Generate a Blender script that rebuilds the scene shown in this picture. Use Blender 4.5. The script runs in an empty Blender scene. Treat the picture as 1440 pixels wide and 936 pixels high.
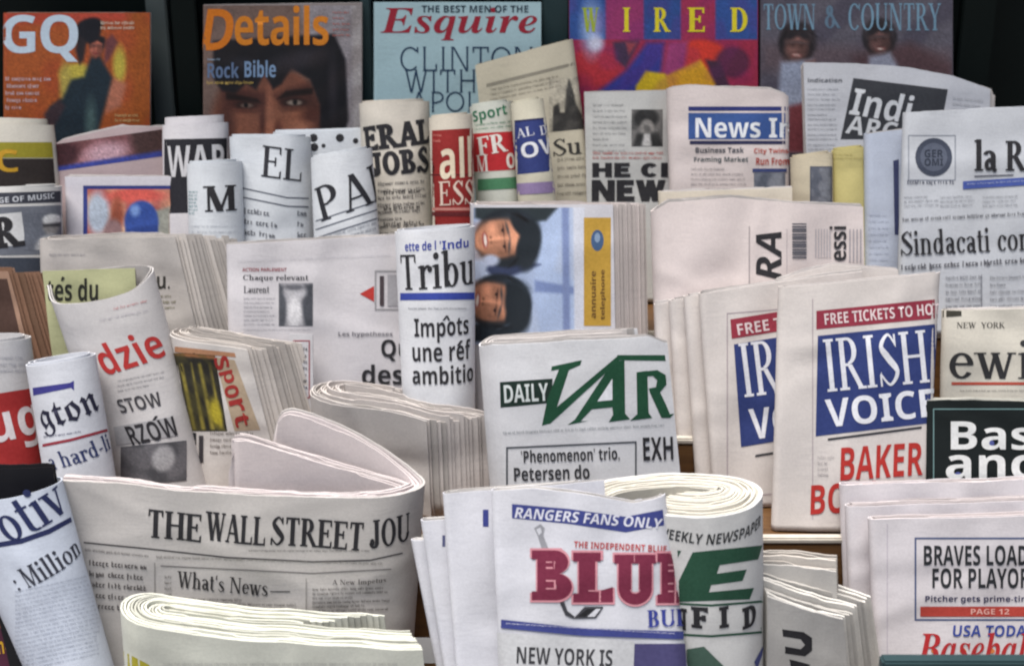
import bpy, bmesh, math, random
import numpy as np
from mathutils import Vector
R = math.radians
sc = bpy.context.scene
col = sc.collection

# ------------------------------------------------------------------ camera, sky, sun, exposure
F, PW, PH = 2000.0, 1440, 936          # focal length in photo pixels, photo size
CAM = np.array((0.0, 0.0, 1.70)); PITCH = R(20)
FWD = np.array((0, math.cos(PITCH), -math.sin(PITCH)))
UPV = np.array((0, math.sin(PITCH), math.cos(PITCH)))
RGT = np.array((1.0, 0, 0))
cam = bpy.data.cameras.new('camera'); cam.sensor_width = 36; cam.lens = 36 * F / PW
cam.clip_start = .05; cam.clip_end = 400
cam_o = bpy.data.objects.new('camera', cam); col.objects.link(cam_o)
cam_o.location = CAM; cam_o.rotation_euler = (R(90) - PITCH, 0, 0)
cam.dof.use_dof = True; cam.dof.focus_distance = 1.62; cam.dof.aperture_fstop = 4.6
sc.camera = cam_o

w = bpy.data.worlds.new('World'); sc.world = w; w.use_nodes = True
nt = w.node_tree; bg = nt.nodes['Background']
sky = nt.nodes.new('ShaderNodeTexSky'); sky.sky_type = 'NISHITA'; sky.sun_disc = False
SUN_EL, SUN_AZ = R(77), R(228)        # azimuth clockwise from +Y
sky.sun_elevation = SUN_EL; sky.sun_rotation = SUN_AZ
sky.dust_density = 1.2; sky.air_density = 1.0; sky.ozone_density = 1.0
nt.links.new(sky.outputs[0], bg.inputs[0]); bg.inputs[1].default_value = 0.05
sun = bpy.data.lights.new('sun', 'SUN'); sun.energy = 4.7; sun.angle = R(38); sun.color = (1, .965, .92)
sun_o = bpy.data.objects.new('sun', sun); col.objects.link(sun_o)
sd = Vector((math.sin(SUN_AZ) * math.cos(SUN_EL), math.cos(SUN_AZ) * math.cos(SUN_EL), math.sin(SUN_EL)))
sun_o.rotation_euler = (-sd).to_track_quat('-Z', 'Y').to_euler(); sun_o.location = (0, -2, 6)
sc.view_settings.view_transform = 'Standard'; sc.view_settings.look = 'None'
sc.view_settings.gamma = 1; sc.view_settings.exposure = 0.52
sc.cycles.filter_width = 2.2

# ------------------------------------------------------------------ materials
def lin(c):
    return tuple(((v / 255) / 12.92 if v / 255 <= .04045 else ((v / 255 + .055) / 1.055) ** 2.4) for v in c[:3])
MATS = {}
def paper_mat(tint=(231, 225, 221), name='newsprint', rough=.85, mott=.07):
    key = (name, tint)
    if key in MATS: return MATS[key]
    m = bpy.data.materials.new(name); m.use_nodes = True; n = m.node_tree; b = n.nodes['Principled BSDF']
    c = lin(tint)
    tc = n.nodes.new('ShaderNodeTexCoord')
    a = n.nodes.new('ShaderNodeTexNoise'); a.inputs['Scale'].default_value = 9; a.inputs['Detail'].default_value = 6
    f = n.nodes.new('ShaderNodeTexNoise'); f.inputs['Scale'].default_value = 420; f.inputs['Detail'].default_value = 3
    n.links.new(tc.outputs['Object'], a.inputs['Vector']); n.links.new(tc.outputs['Object'], f.inputs['Vector'])
    mx = n.nodes.new('ShaderNodeMix'); mx.data_type = 'RGBA'
    mx.inputs[6].default_value = (*[v * (1 - mott * 1.6) for v in (c[0], c[1] * .99, c[2] * .96)], 1)
    mx.inputs[7].default_value = (*[min(1, v * (1 + mott * .5)) for v in c], 1)
    n.links.new(a.outputs[0], mx.inputs[0])
    m2 = n.nodes.new('ShaderNodeMix'); m2.data_type = 'RGBA'; m2.blend_type = 'MULTIPLY'; m2.inputs[0].default_value = .22
    n.links.new(mx.outputs[2], m2.inputs[6]); n.links.new(f.outputs[0], m2.inputs[7])
    mp = n.nodes.new('ShaderNodeMapping'); mp.inputs['Scale'].default_value = (55, 20, 420)
    n.links.new(tc.outputs['Object'], mp.inputs[0])
    th = n.nodes.new('ShaderNodeTexNoise'); th.inputs['Scale'].default_value = 1; th.inputs['Detail'].default_value = 2; n.links.new(mp.outputs[0], th.inputs['Vector'])
    bl = n.nodes.new('ShaderNodeTexNoise'); bl.inputs['Scale'].default_value = 16; n.links.new(tc.outputs['Object'], bl.inputs['Vector'])
    r1 = n.nodes.new('ShaderNodeMapRange'); r1.inputs[1].default_value = .5; r1.inputs[2].default_value = .62; n.links.new(th.outputs[0], r1.inputs[0])
    r2 = n.nodes.new('ShaderNodeMapRange'); r2.inputs[1].default_value = .45; r2.inputs[2].default_value = .6; r2.inputs[4].default_value = .11; n.links.new(bl.outputs[0], r2.inputs[0])
    mu = n.nodes.new('ShaderNodeMath'); mu.operation = 'MULTIPLY'; n.links.new(r1.outputs[0], mu.inputs[0]); n.links.new(r2.outputs[0], mu.inputs[1])
    m3 = n.nodes.new('ShaderNodeMix'); m3.data_type = 'RGBA'; m3.inputs[7].default_value = (c[0] * .35, c[1] * .35, c[2] * .38, 1)
    n.links.new(mu.outputs[0], m3.inputs[0]); n.links.new(m2.outputs[2], m3.inputs[6]); n.links.new(m3.outputs[2], b.inputs['Base Color'])
    b.inputs['Roughness'].default_value = rough; b.inputs['Specular IOR Level'].default_value = .25
    bp = n.nodes.new('ShaderNodeBump'); bp.inputs['Strength'].default_value = .34; bp.inputs['Distance'].default_value = .002
    a2 = n.nodes.new('ShaderNodeTexNoise'); a2.inputs['Scale'].default_value = 38; a2.inputs['Detail'].default_value = 5
    n.links.new(tc.outputs['Object'], a2.inputs['Vector'])
    n.links.new(a2.outputs[0], bp.inputs['Height']); n.links.new(bp.outputs[0], b.inputs['Normal'])
    MATS[key] = m; return m
def ink(rgb, rough=.8, name='ink'):
    key = (name, rgb, rough)
    if key in MATS: return MATS[key]
    m = bpy.data.materials.new(name); m.use_nodes = True; n = m.node_tree; b = n.nodes['Principled BSDF']
    c = lin(rgb)
    tc = n.nodes.new('ShaderNodeTexCoord')
    a = n.nodes.new('ShaderNodeTexNoise'); a.inputs['Scale'].default_value = 260; a.inputs['Detail'].default_value = 4
    n.links.new(tc.outputs['Object'], a.inputs['Vector'])
    mx = n.nodes.new('ShaderNodeMix'); mx.data_type = 'RGBA'
    mx.inputs[6].default_value = (*[v * .78 for v in c], 1)
    mx.inputs[7].default_value = (*[min(1, v * 1.15 + .012) for v in c], 1)
    n.links.new(a.outputs[0], mx.inputs[0]); n.links.new(mx.outputs[2], b.inputs['Base Color'])
    b.inputs['Roughness'].default_value = rough; b.inputs['Specular IOR Level'].default_value = .25
    MATS[key] = m; return m
def picture_mat(rough=.6):
    key = ('pic', rough)
    if key in MATS: return MATS[key]
    m = bpy.data.materials.new('printed_picture'); m.use_nodes = True; n = m.node_tree; b = n.nodes['Principled BSDF']
    at = n.nodes.new('ShaderNodeAttribute'); at.attribute_name = 'Col'
    n.links.new(at.outputs['Color'], b.inputs['Base Color'])
    b.inputs['Roughness'].default_value = rough; b.inputs['Specular IOR Level'].default_value = .3
    MATS[key] = m; return m
def wood_mat():
    m = bpy.data.materials.new('varnished_wood'); m.use_nodes = True; n = m.node_tree; b = n.nodes['Principled BSDF']
    tc = n.nodes.new('ShaderNodeTexCoord'); mp = n.nodes.new('ShaderNodeMapping'); mp.inputs['Scale'].default_value = (2, 30, 30)
    a = n.nodes.new('ShaderNodeTexNoise'); a.inputs['Scale'].default_value = 4; a.inputs['Detail'].default_value = 8
    n.links.new(tc.outputs['Object'], mp.inputs[0]); n.links.new(mp.outputs[0], a.inputs['Vector'])
    cr = n.nodes.new('ShaderNodeValToRGB')
    cr.color_ramp.elements[0].color = (.035, .015, .005, 1); cr.color_ramp.elements[1].color = (.2, .095, .03, 1)
    n.links.new(a.outputs[0], cr.inputs[0]); n.links.new(cr.outputs[0], b.inputs['Base Color'])
    b.inputs['Roughness'].default_value = .45
    return m
def plain_mat(name, c, rough=.6, scale=12, var=.35):
    m = bpy.data.materials.new(name); m.use_nodes = True; n = m.node_tree; b = n.nodes['Principled BSDF']
    tc = n.nodes.new('ShaderNodeTexCoord')
    a = n.nodes.new('ShaderNodeTexNoise'); a.inputs['Scale'].default_value = scale; a.inputs['Detail'].default_value = 7
    n.links.new(tc.outputs['Object'], a.inputs['Vector'])
    mx = n.nodes.new('ShaderNodeMix'); mx.data_type = 'RGBA'
    mx.inputs[6].default_value = (*[v * (1 - var) for v in c], 1); mx.inputs[7].default_value = (*[v * (1 + var) for v in c], 1)
    n.links.new(a.outputs[0], mx.inputs[0]); n.links.new(mx.outputs[2], b.inputs['Base Color'])
    b.inputs['Roughness'].default_value = rough; b.inputs['Specular IOR Level'].default_value = .12
    return m

# ------------------------------------------------------------------ object helpers
def mesh_obj(name, V, Fc, mats, parent=None, mi=None, smooth=True, colors=None):
    me = bpy.data.meshes.new(name)
    me.from_pydata([tuple(v) for v in V], [], [tuple(f) for f in Fc])
    for m in mats: me.materials.append(m)
    if mi is not None: me.polygons.foreach_set('material_index', np.asarray(mi, dtype=np.int32))
    if smooth: me.polygons.foreach_set('use_smooth', [True] * len(me.polygons))
    if colors is not None:
        at = me.color_attributes.new('Col', 'FLOAT_COLOR', 'POINT')
        at.data.foreach_set('color', np.asarray(colors, dtype=np.float32).ravel())
    me.update()
    o = bpy.data.objects.new(name, me); col.objects.link(o)
    if parent is not None: o.parent = parent
    return o
def tag(o, label, cat, group=None, kind=None):
    if label: o['label'] = label
    if cat: o['category'] = cat
    if group: o['group'] = group
    if kind: o['kind'] = kind
def box(name, lo, hi, m, parent=None, bev=.002, rot=None, loc=None):
    bm = bmesh.new(); bmesh.ops.create_cube(bm, size=1)
    for v in bm.verts:
        v.co = Vector([(lo[i] + hi[i]) / 2 + v.co[i] * (hi[i] - lo[i]) for i in range(3)])
    if bev: bmesh.ops.bevel(bm, geom=bm.edges[:], offset=bev, segments=2, affect='EDGES')
    me = bpy.data.meshes.new(name); bm.to_mesh(me); bm.free(); me.materials.append(m)
    o = bpy.data.objects.new(name, me); col.objects.link(o)
    if parent is not None: o.parent = parent
    if rot: o.rotation_euler = rot
    if loc: o.location = loc
    return o

# ------------------------------------------------------------------ projection
def ray(px, py):
    return RGT * ((px - PW / 2) / F) + UPV * (-(py - PH / 2) / F) + FWD
def proj(P):
    q = P - CAM; z = q @ FWD
    return PW / 2 + F * (q @ RGT) / z, PH / 2 - F * (q @ UPV) / z

# ------------------------------------------------------------------ lettering: a small serif alphabet drawn with strokes
def catmull(pts, n=8):
    p = [np.array(q, float) for q in pts]; p = [2 * p[0] - p[1]] + p + [2 * p[-1] - p[-2]]
    out = []
    for i in range(1, len(p) - 2):
        for k in range(n):
            t = k / n; a, b, c, d = p[i - 1], p[i], p[i + 1], p[i + 2]
            out.append(.5 * ((2 * b) + (c - a) * t + (2 * a - 5 * b + 4 * c - d) * t * t + (3 * b - a - 3 * c + d) * t ** 3))
    out.append(p[-2]); return out
class Pen:
    def __init__(s, t, h, sl, sh): s.t, s.h, s.sl, s.sh = t, h, sl, sh; s.V = []; s.Z = []; s.Fc = []; s.x = 0; s.g = 0; s.hold = False
    def quad(s, pts):
        if not s.hold: s.g += 1
        s.Z += [(s.g % 9) * 1.6e-5] * len(pts)      # strokes that cross lie a hair apart
        k = len(s.V); s.V += [(p[0] + s.x, p[1]) for p in pts]; s.Fc.append(tuple(range(k, k + len(pts))))
    def sf(s, x, y, up, w=None, ext=None):      # a serif at height y, growing upward (up=1) or downward
        e = (w or s.t) / 2 + (s.sl if ext is None else ext)
        if s.sl > 0: s.quad([(x - e, y), (x + e, y), (x + e, y + up * s.sh), (x - e, y + up * s.sh)])
    def S(s, x, y0, y1, f='', w=None):
        w = w or s.t; s.quad([(x - w / 2, y0), (x + w / 2, y0), (x + w / 2, y1), (x - w / 2, y1)])
        if 'b' in f: s.sf(x, y0, 1, w)
        if 't' in f: s.sf(x, y1, -1, w)
        if 'l' in f and s.sl > 0: s.quad([(x - w / 2 - s.sl, y1 - s.sh * 1.3), (x, y1 - s.sh * 1.9), (x, y1), (x - w / 2 - s.sl, y1 - s.sh * .6)])
    def D(s, x0, y0, x1, y1, w): s.quad([(x0 - w / 2, y0), (x0 + w / 2, y0), (x1 + w / 2, y1), (x1 - w / 2, y1)])
    def B(s, x0, x1, y, w=None): w = w or s.h; s.quad([(x0, y - w / 2), (x1, y - w / 2), (x1, y + w / 2), (x0, y + w / 2)])
    def R(s, cx, cy, rx, ry, a0=0, a1=360, t=None, h=None):
        n = max(6, int(abs(a1 - a0) / 12)); t = t or s.t; h = h or s.h; t = min(t, rx * .95); h = min(h, ry * .9); s.g += 1; s.hold = True
        for k in range(n):
            q = []
            for a, r in ((k, 0), (k + 1, 0), (k + 1, 1), (k, 1)):
                g = R(a0 + (a1 - a0) * a / n)
                q.append((cx + (rx - (t if r else 0)) * math.cos(g), cy + (ry - (h if r else 0)) * math.sin(g)))
            s.quad(q)
        s.hold = False
    def P(s, pts, ws):
        c = catmull(pts); w = [q[0] for q in catmull([(v, 0) for v in ws])]
        L = []
        for i in range(len(c)):
            d = c[min(i + 1, len(c) - 1)] - c[max(i - 1, 0)]; d = d / (np.hypot(*d) + 1e-9); n_ = np.array((-d[1], d[0]))
            L.append((c[i] + n_ * w[i] / 2, c[i] - n_ * w[i] / 2))
        s.g += 1; s.hold = True
        for i in range(len(L) - 1): s.quad([L[i][1], L[i + 1][1], L[i + 1][0], L[i][0]])
        s.hold = False
    def dot(s, x, y, r): s.R(x, y, r, r, 0, 360, r * .94, r * .9)
    def glyph(s, c):
        t, h, X = s.t, s.h, .68
        S, D, B, A, P, sf = s.S, s.D, s.B, s.R, s.P, s.sf
        bk = lambda x, y, d: s.sl > 0 and s.quad([(x, y), (x, y + d * .26), (x - h * 1.1, y + d * .2), (x - h * 1.1, y)])   # beak at an arm's end
        if c == 'A': D(.12, 0, .42, 1, h * 1.2); D(.72, 0, .43, 1, t); B(.22, .6, .33); sf(.12, 0, 1, h); sf(.72, 0, 1); return .86
        if c == 'B': S(.2, 0, 1, 'bt'); B(.2, .4, 1 - h / 2); B(.2, .42, .52); B(.2, .42, h / 2); A(.38, .76, .27, .24, -90, 90); A(.40, .27, .32, .27, -90, 90); return .82
        if c == 'C': A(.45, .5, .4, .5, 42, 318); bk(.8, .98, -1); return .86
        if c == 'D': S(.2, 0, 1, 'bt'); B(.2, .4, 1 - h / 2); B(.2, .4, h / 2); A(.38, .5, .43, .5, -90, 90); return .9
        if c == 'E': S(.2, 0, 1, 'bt'); B(.2, .72, 1 - h / 2); B(.2, .55, .52); B(.2, .75, h / 2); bk(.72, 1, -1); bk(.75, 0, 1); S(.53, .38, .66, '', h * 1.1); return .8
        if c == 'F': S(.2, 0, 1, 'bt'); B(.2, .7, 1 - h / 2); B(.2, .53, .5); bk(.7, 1, -1); S(.51, .36, .64, '', h * 1.1); return .75
        if c == 'G': A(.45, .5, .4, .5, 42, 300); bk(.8, .98, -1); S(.72, .05, .46, 't'); return .92
        if c == 'H': S(.2, 0, 1, 'bt'); S(.76, 0, 1, 'bt'); B(.2, .76, .52); return .96
        if c == 'I': S(.22, 0, 1, 'bt'); return .44
        if c == 'J': S(.36, .2, 1, 't'); A(.2, .2, .16 + t / 2, .2, 180, 360); s.dot(.1, .22, t * .6); return .58
        if c == 'K': S(.2, 0, 1, 'bt'); D(.24, .42, .68, 1, h * 1.2); D(.74, 0, .4, .6, t); sf(.68, 1, -1, h); sf(.74, 0, 1); return .9
        if c == 'L': S(.2, 0, 1, 'bt'); B(.2, .72, h / 2); bk(.72, 0, 1.2); return .76
        if c == 'M': S(.16, 0, 1, 'b', h * 1.2); sf(.18, 1, -1, t); D(.5, 0, .2, 1, t); D(.5, 0, .82, 1, h * 1.2); S(.86, 0, 1, 'bt'); return 1.06
        if c == 'N': S(.16, 0, 1, 'b', h * 1.2); sf(.16, 1, -1, t); D(.76, 0, .2, 1, t); S(.78, 0, 1, 't', h * 1.2); return .94
        if c == 'O': A(.46, .5, .42, .5); return .92
        if c == 'P': S(.2, 0, 1, 'bt'); B(.2, .4, 1 - h / 2); B(.2, .4, .45); A(.38, .725, .32, .275, -90, 90); return .76
        if c == 'Q': A(.46, .5, .42, .5); P([(.4, .15), (.6, -.05), (.86, -.14)], [h, t, h]); return .92
        if c == 'R': S(.2, 0, 1, 'bt'); B(.2, .4, 1 - h / 2); B(.2, .4, .48); A(.38, .74, .3, .26, -90, 90); D(.76, 0, .42, .48, t); sf(.78, 0, 1, t * .7); return .88
        if c == 'S': P([(.63, .8), (.42, .975), (.18, .76), (.38, .53), (.64, .26), (.38, .025), (.1, .22)], [h, h, t * .8, t * 1.05, t * .8, h, h]); bk(.66, .98, -1); bk(.12, .0, 1.1); return .74
        if c == 'T': S(.4, 0, 1, 'b'); B(.06, .74, 1 - h / 2); bk(.74, 1, -1); s.sl > 0 and s.quad([(.06, 1), (.06, .74), (.06 + h * 1.1, .8), (.06 + h * 1.1, 1)]); return .8
        if c == 'U': S(.2, .3, 1, 't'); S(.74, .3, 1, 't', h * 1.2 if t < .3 else t); A(.47, .32, .27 + t / 2, .32, 180, 360, t * .9); return .94
        if c == 'V': D(.42, 0, .14, 1, t); D(.44, 0, .72, 1, h * 1.2); sf(.14, 1, -1); sf(.72, 1, -1, h); return .84
        if c == 'W': D(.36, 0, .14, 1, t); D(.38, 0, .58, 1, h * 1.2); D(.78, 0, .56, 1, t); D(.8, 0, 1.02, 1, h * 1.2); sf(.14, 1, -1); sf(.56, 1, -1); sf(1.02, 1, -1, h); return 1.14
        if c == 'Y': D(.42, .45, .14, 1, t); D(.44, .45, .72, 1, h * 1.2); S(.43, 0, .48, 'b'); sf(.14, 1, -1); sf(.72, 1, -1, h); return .84
        if c == 'Z': B(.08, .7, 1 - h / 2); B(.08, .72, h / 2); D(.17, 0, .6, 1, t); bk(.72, 0, 1); return .78
        if c == 'a': S(.44, .03, .5, '', t); A(.26, .47, .18 + t / 2, .21, 0, 155); A(.25, .2, .19, .2, 30, 330); B(.22, .44, .39); P([(.44, .06), (.52, .01), (.58, .06)], [t * .8, t * .5, h]); return .6
        if c == 'b': S(.16, .02, 1.05, 'l'); A(.36, .34, .26, .34, -150, 150); return .68
        if c == 'c': A(.33, .34, .27, .34, 40, 320); s.dot(.48, .54, t * .55); return .58
        if c == 'd': S(.5, 0, 1.05, 'lb'); A(.3, .34, .26, .34, 30, 330); return .7
        if c == 'e': A(.33, .34, .27, .34, 5, 325); B(.12, .58, .38); return .62
        if c == 'f': S(.22, 0, .85, 'b'); A(.22 + .16, .82, .16 + t / 2, .22, 40, 180); B(.06, .42, X - h / 2); return .42
        if c == 'g': A(.3, .45, .22, .23); A(.3, -.1, .26, .19); P([(.16, .24), (.14, .12), (.4, .08)], [h, t * .8, t * .7]); P([(.46, .6), (.56, .68)], [h, t * .8]); return .62
        if c == 'h': S(.18, 0, 1.05, 'lb'); S(.54, 0, .45, 'b'); A(.36, .44, .18 + t / 2, .24, 0, 180, t); return .74
        if c == 'i': S(.18, 0, X, 'lb'); s.dot(.17, .92, t * .62); return .36
        if c == 'l': S(.18, 0, 1.05, 'lb'); return .36
        if c == 'm': S(.18, 0, X, 'lb'); S(.52, 0, .45, 'b'); S(.86, 0, .45, 'b'); A(.35, .44, .17 + t / 2, .24, 0, 180, t); A(.69, .44, .17 + t / 2, .24, 0, 180, t); return 1.06
        if c == 'n': S(.18, 0, X, 'lb'); S(.54, 0, .45, 'b'); A(.36, .44, .18 + t / 2, .24, 0, 180, t); return .74
        if c == 'o': A(.33, .34, .29, .34); return .66
        if c == 'p': S(.18, -.3, X, 'lb'); A(.38, .34, .27, .34, -150, 150); return .7
        if c == 'q': S(.5, -.3, X, 'b'); A(.3, .34, .26, .34, 30, 330); return .7
        if c == 'k': S(.18, 0, 1.05, 'lb'); D(.22, .28, .5, X, h * 1.2); D(.56, 0, .34, .42, t); sf(.56, 0, 1); return .7
        if c == 'r': S(.18, 0, X, 'lb'); P([(.2, .45), (.32, .63), (.44, .62)], [h, h * 1.4, t * .7]); s.dot(.45, .56, t * .55); return .52
        if c == 's': P([(.46, .52), (.3, .66), (.13, .51), (.28, .36), (.46, .18), (.27, .02), (.07, .16)], [h, h, t * .7, t, t * .7, h, h]); return .54
        if c == 't': S(.2, .12, .9, ''); B(.05, .4, X - h / 2); A(.2 + .15, .14, .15 + t / 2, .15, 180, 300); return .44
        if c == 'u': S(.16, .2, X, 'l'); S(.52, 0, X, 'lb'); A(.34, .22, .18 + t / 2, .22, 180, 340, t); return .72
        if c == 'v': D(.32, 0, .12, X, t); D(.34, 0, .54, X, h * 1.2); sf(.12, X, -1); sf(.54, X, -1, h); return .64
        if c == 'w': D(.3, 0, .12, X, t); D(.32, 0, .46, X, h * 1.2); D(.62, 0, .44, X, t); D(.64, 0, .8, X, h * 1.2); sf(.12, X, -1); sf(.46, X, -1, h); sf(.82, X, -1, h); return .92
        if c == 'y': D(.32, 0, .12, X, t); D(.26, -.28, .54, X, h * 1.2); sf(.12, X, -1); sf(.54, X, -1, h); return .64
        if c == 'z': B(.08, .5, X - t * .3, t * .6); B(.06, .52, t * .3, t * .6); D(.16, 0, .42, X, t); return .58
        if c == '.': s.dot(.14, .08, .09); return .26
        if c == ',': s.dot(.14, .08, .09); D(.1, -.14, .18, .06, .06); return .26
        if c == "'": D(.1, .72, .14, 1, .09); return .24
        if c == ':': s.dot(.14, .1, .09); s.dot(.14, .52, .09); return .3
        if c == '-': B(.06, .36, .32, h * 1.6); return .42
        if c == '&': A(.3, .76, .18, .23); A(.32, .28, .26, .28, 60, 380); D(.78, 0, .3, .7, t); return .86
        return .36
SERIF = {'serif': (.16, .055, .08, .05), 'bserif': (.22, .075, .08, .06), 'slab': (.27, .17, .10, .16), 'fat': (.33, .22, .11, .18), 'block': (.3, .24, 0, 0),
         'hair': (.055, .035, .03, .03), 'light': (.115, .045, .07, .035), 'didone': (.2, .03, .08, .035)}
TXT = {}
UNI = {'sans': (0x1D5D4, 0x1D5EE, 0x1D7EC), 'frak': (0x1D56C, 0x1D586, None), 'script': (0x1D4D0, 0x1D4EA, None), 'ital': (0x1D63C, 0x1D656, None), 'sital': (0x1D468, 0x1D482, None)}
def text2d(s, style, track=0.0, bold=0.0):
    """flat verts and faces of a word, scaled to the box 0..1 x 0..1 (y up)"""
    key = (s, style, track, bold)
    if key in TXT: return TXT[key]
    if style in SERIF:
        t, h, sl, sh = SERIF[style]
        p = Pen(t + bold, h + bold, sl, sh)
        for c in s: p.x += p.glyph(c) + track
        V = np.array(p.V); Fc = p.Fc; Z = np.array(p.Z)
    else:
        o = ''
        for c in s:
            if style in UNI:
                u = UNI[style]
                if 'A' <= c <= 'Z': c = chr(u[0] + ord(c) - 65)
                elif 'a' <= c <= 'z': c = chr(u[1] + ord(c) - 97)
                elif c.isdigit() and u[2]: c = chr(u[2] + ord(c) - 48)
            o += c
        cu = bpy.data.curves.new('lettering', 'FONT'); cu.body = o; cu.resolution_u = 4
        cu.offset = bold; cu.space_character = 1 + track
        ob = bpy.data.objects.new('lettering', cu); col.objects.link(ob)
        me = ob.evaluated_get(bpy.context.evaluated_depsgraph_get()).to_mesh()
        V = np.array([v.co[:2] for v in me.vertices]); Fc = [tuple(q.vertices) for q in me.polygons]
        bpy.data.objects.remove(ob); bpy.data.curves.remove(cu)
    if style not in SERIF: Z = np.zeros(len(V))
    lo, hi = V.min(0), V.max(0)
    V = (V - lo) / (hi - lo)
    TXT[key] = (V, Fc, Z); return TXT[key]
def cut2d(V, Fc, step, Z=None):
    """slice a flat mesh (pixel units) so that it can follow a curved page"""
    bm = bmesh.new(); vs = [bm.verts.new((p[0], p[1], 0 if Z is None else Z[i] * 1e4)) for i, p in enumerate(V)]
    for f in Fc:
        try: bm.faces.new([vs[i] for i in f])
        except ValueError: pass
    for ax in (0, 1):
        a = np.asarray(V)[:, ax]; st = step[ax]
        for c in np.arange(math.floor(a.min() / st) * st + st, a.max(), st):
            co = [0, 0, 0]; no = [0, 0, 0]; co[ax] = c; no[ax] = 1
            bmesh.ops.bisect_plane(bm, geom=bm.verts[:] + bm.edges[:] + bm.faces[:], plane_co=co, plane_no=no, dist=1e-5)
    bm.verts.index_update()
    V2 = np.array([v.co[:2] for v in bm.verts]); F2 = [tuple(v.index for v in f.verts) for f in bm.faces]; Z2 = np.array([v.co.z * 1e-4 for v in bm.verts])
    bm.free(); return (V2, F2) if Z is None else (V2, F2, Z2)

def head(cx, cy, r, rot=0, skin=(190, 128, 100), hair=(38, 34, 36), smile=True, hs=1.0, soft=1.0):
    ca, sa = math.cos(R(rot)), math.sin(R(rot)); dk = tuple(int(v * .62) for v in skin); md = tuple(int(v * .82) for v in skin); lt = tuple(min(255, int(v * 1.14)) for v in skin)
    def e(x, y, rx, ry, c, sf=.06, a=0): return ('e', cx + (x * ca - y * sa) * r, cy + (x * sa + y * ca) * r, rx * r, ry * r, c, max(1.2, sf * r * soft), rot + a)
    o = [e(0, -.12 * hs, .88 * hs, .98 * hs, hair, .12), e(-.5, -.5, .3, .5, tuple(int(v * 1.5) for v in hair), .3), e(.3, -.85, .4, .2, tuple(int(v * 1.35) for v in hair), .2),
         e(0, .72, .3, .45, dk, .15), e(0, .12, .62, .84, skin, .12), e(-.42, .2, .2, .6, md, .3), e(.46, .2, .16, .6, dk, .3), e(0, -.38, .42, .2, lt, .25),
         e(0, .2, .10, .34, lt, .12), e(.12, .3, .07, .26, md, .1), e(-.08, .42, .05, .04, dk, .05), e(.1, .42, .05, .04, dk, .05), e(-.36, .34, .2, .16, lt, .2), e(.36, .34, .18, .16, md, .2)]
    for q in (-1, 1):
        o += [e(q * .27, -.02, .2, .12, md, .12), e(q * .28, -.17, .19, .035, tuple(int(v + 24) for v in hair), .07, q * 9), e(q * .27, .01, .12, .035, tuple(int(v * .9 + 14) for v in md), .05), e(q * .27, .005, .05, .045, (44, 30, 28), .05), e(q * .27, -.03, .14, .022, (58, 38, 36), .05), e(q * .27, .09, .13, .025, md, .06)]
    o += [e(0, .62, .26, .1, (140, 62, 58), .05)] + ([e(0, .61, .21, .05, (226, 212, 202), .03)] if smile else [e(0, .62, .2, .02, (90, 44, 44), .03)]) + [e(0, .78, .2, .05, md, .08)]
    o += [e(-.4, -.62, .5, .26, hair, .1, -28), e(.36, -.66, .46, .24, hair, .1, 24)]
    rr = random.Random(int(cx * 7 + cy)); h2 = tuple(int(v * 1.7) for v in hair)
    for _ in range(16):
        t = rr.uniform(-1.5, 1.5); o.append(e(math.sin(t) * .72 * hs, -.12 - math.cos(t) * .8 * hs, .03, rr.uniform(.12, .26), h2 if rr.random() < .6 else (18, 16, 18), .08, math.degrees(t) + rr.uniform(60, 110)))
    return o
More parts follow.
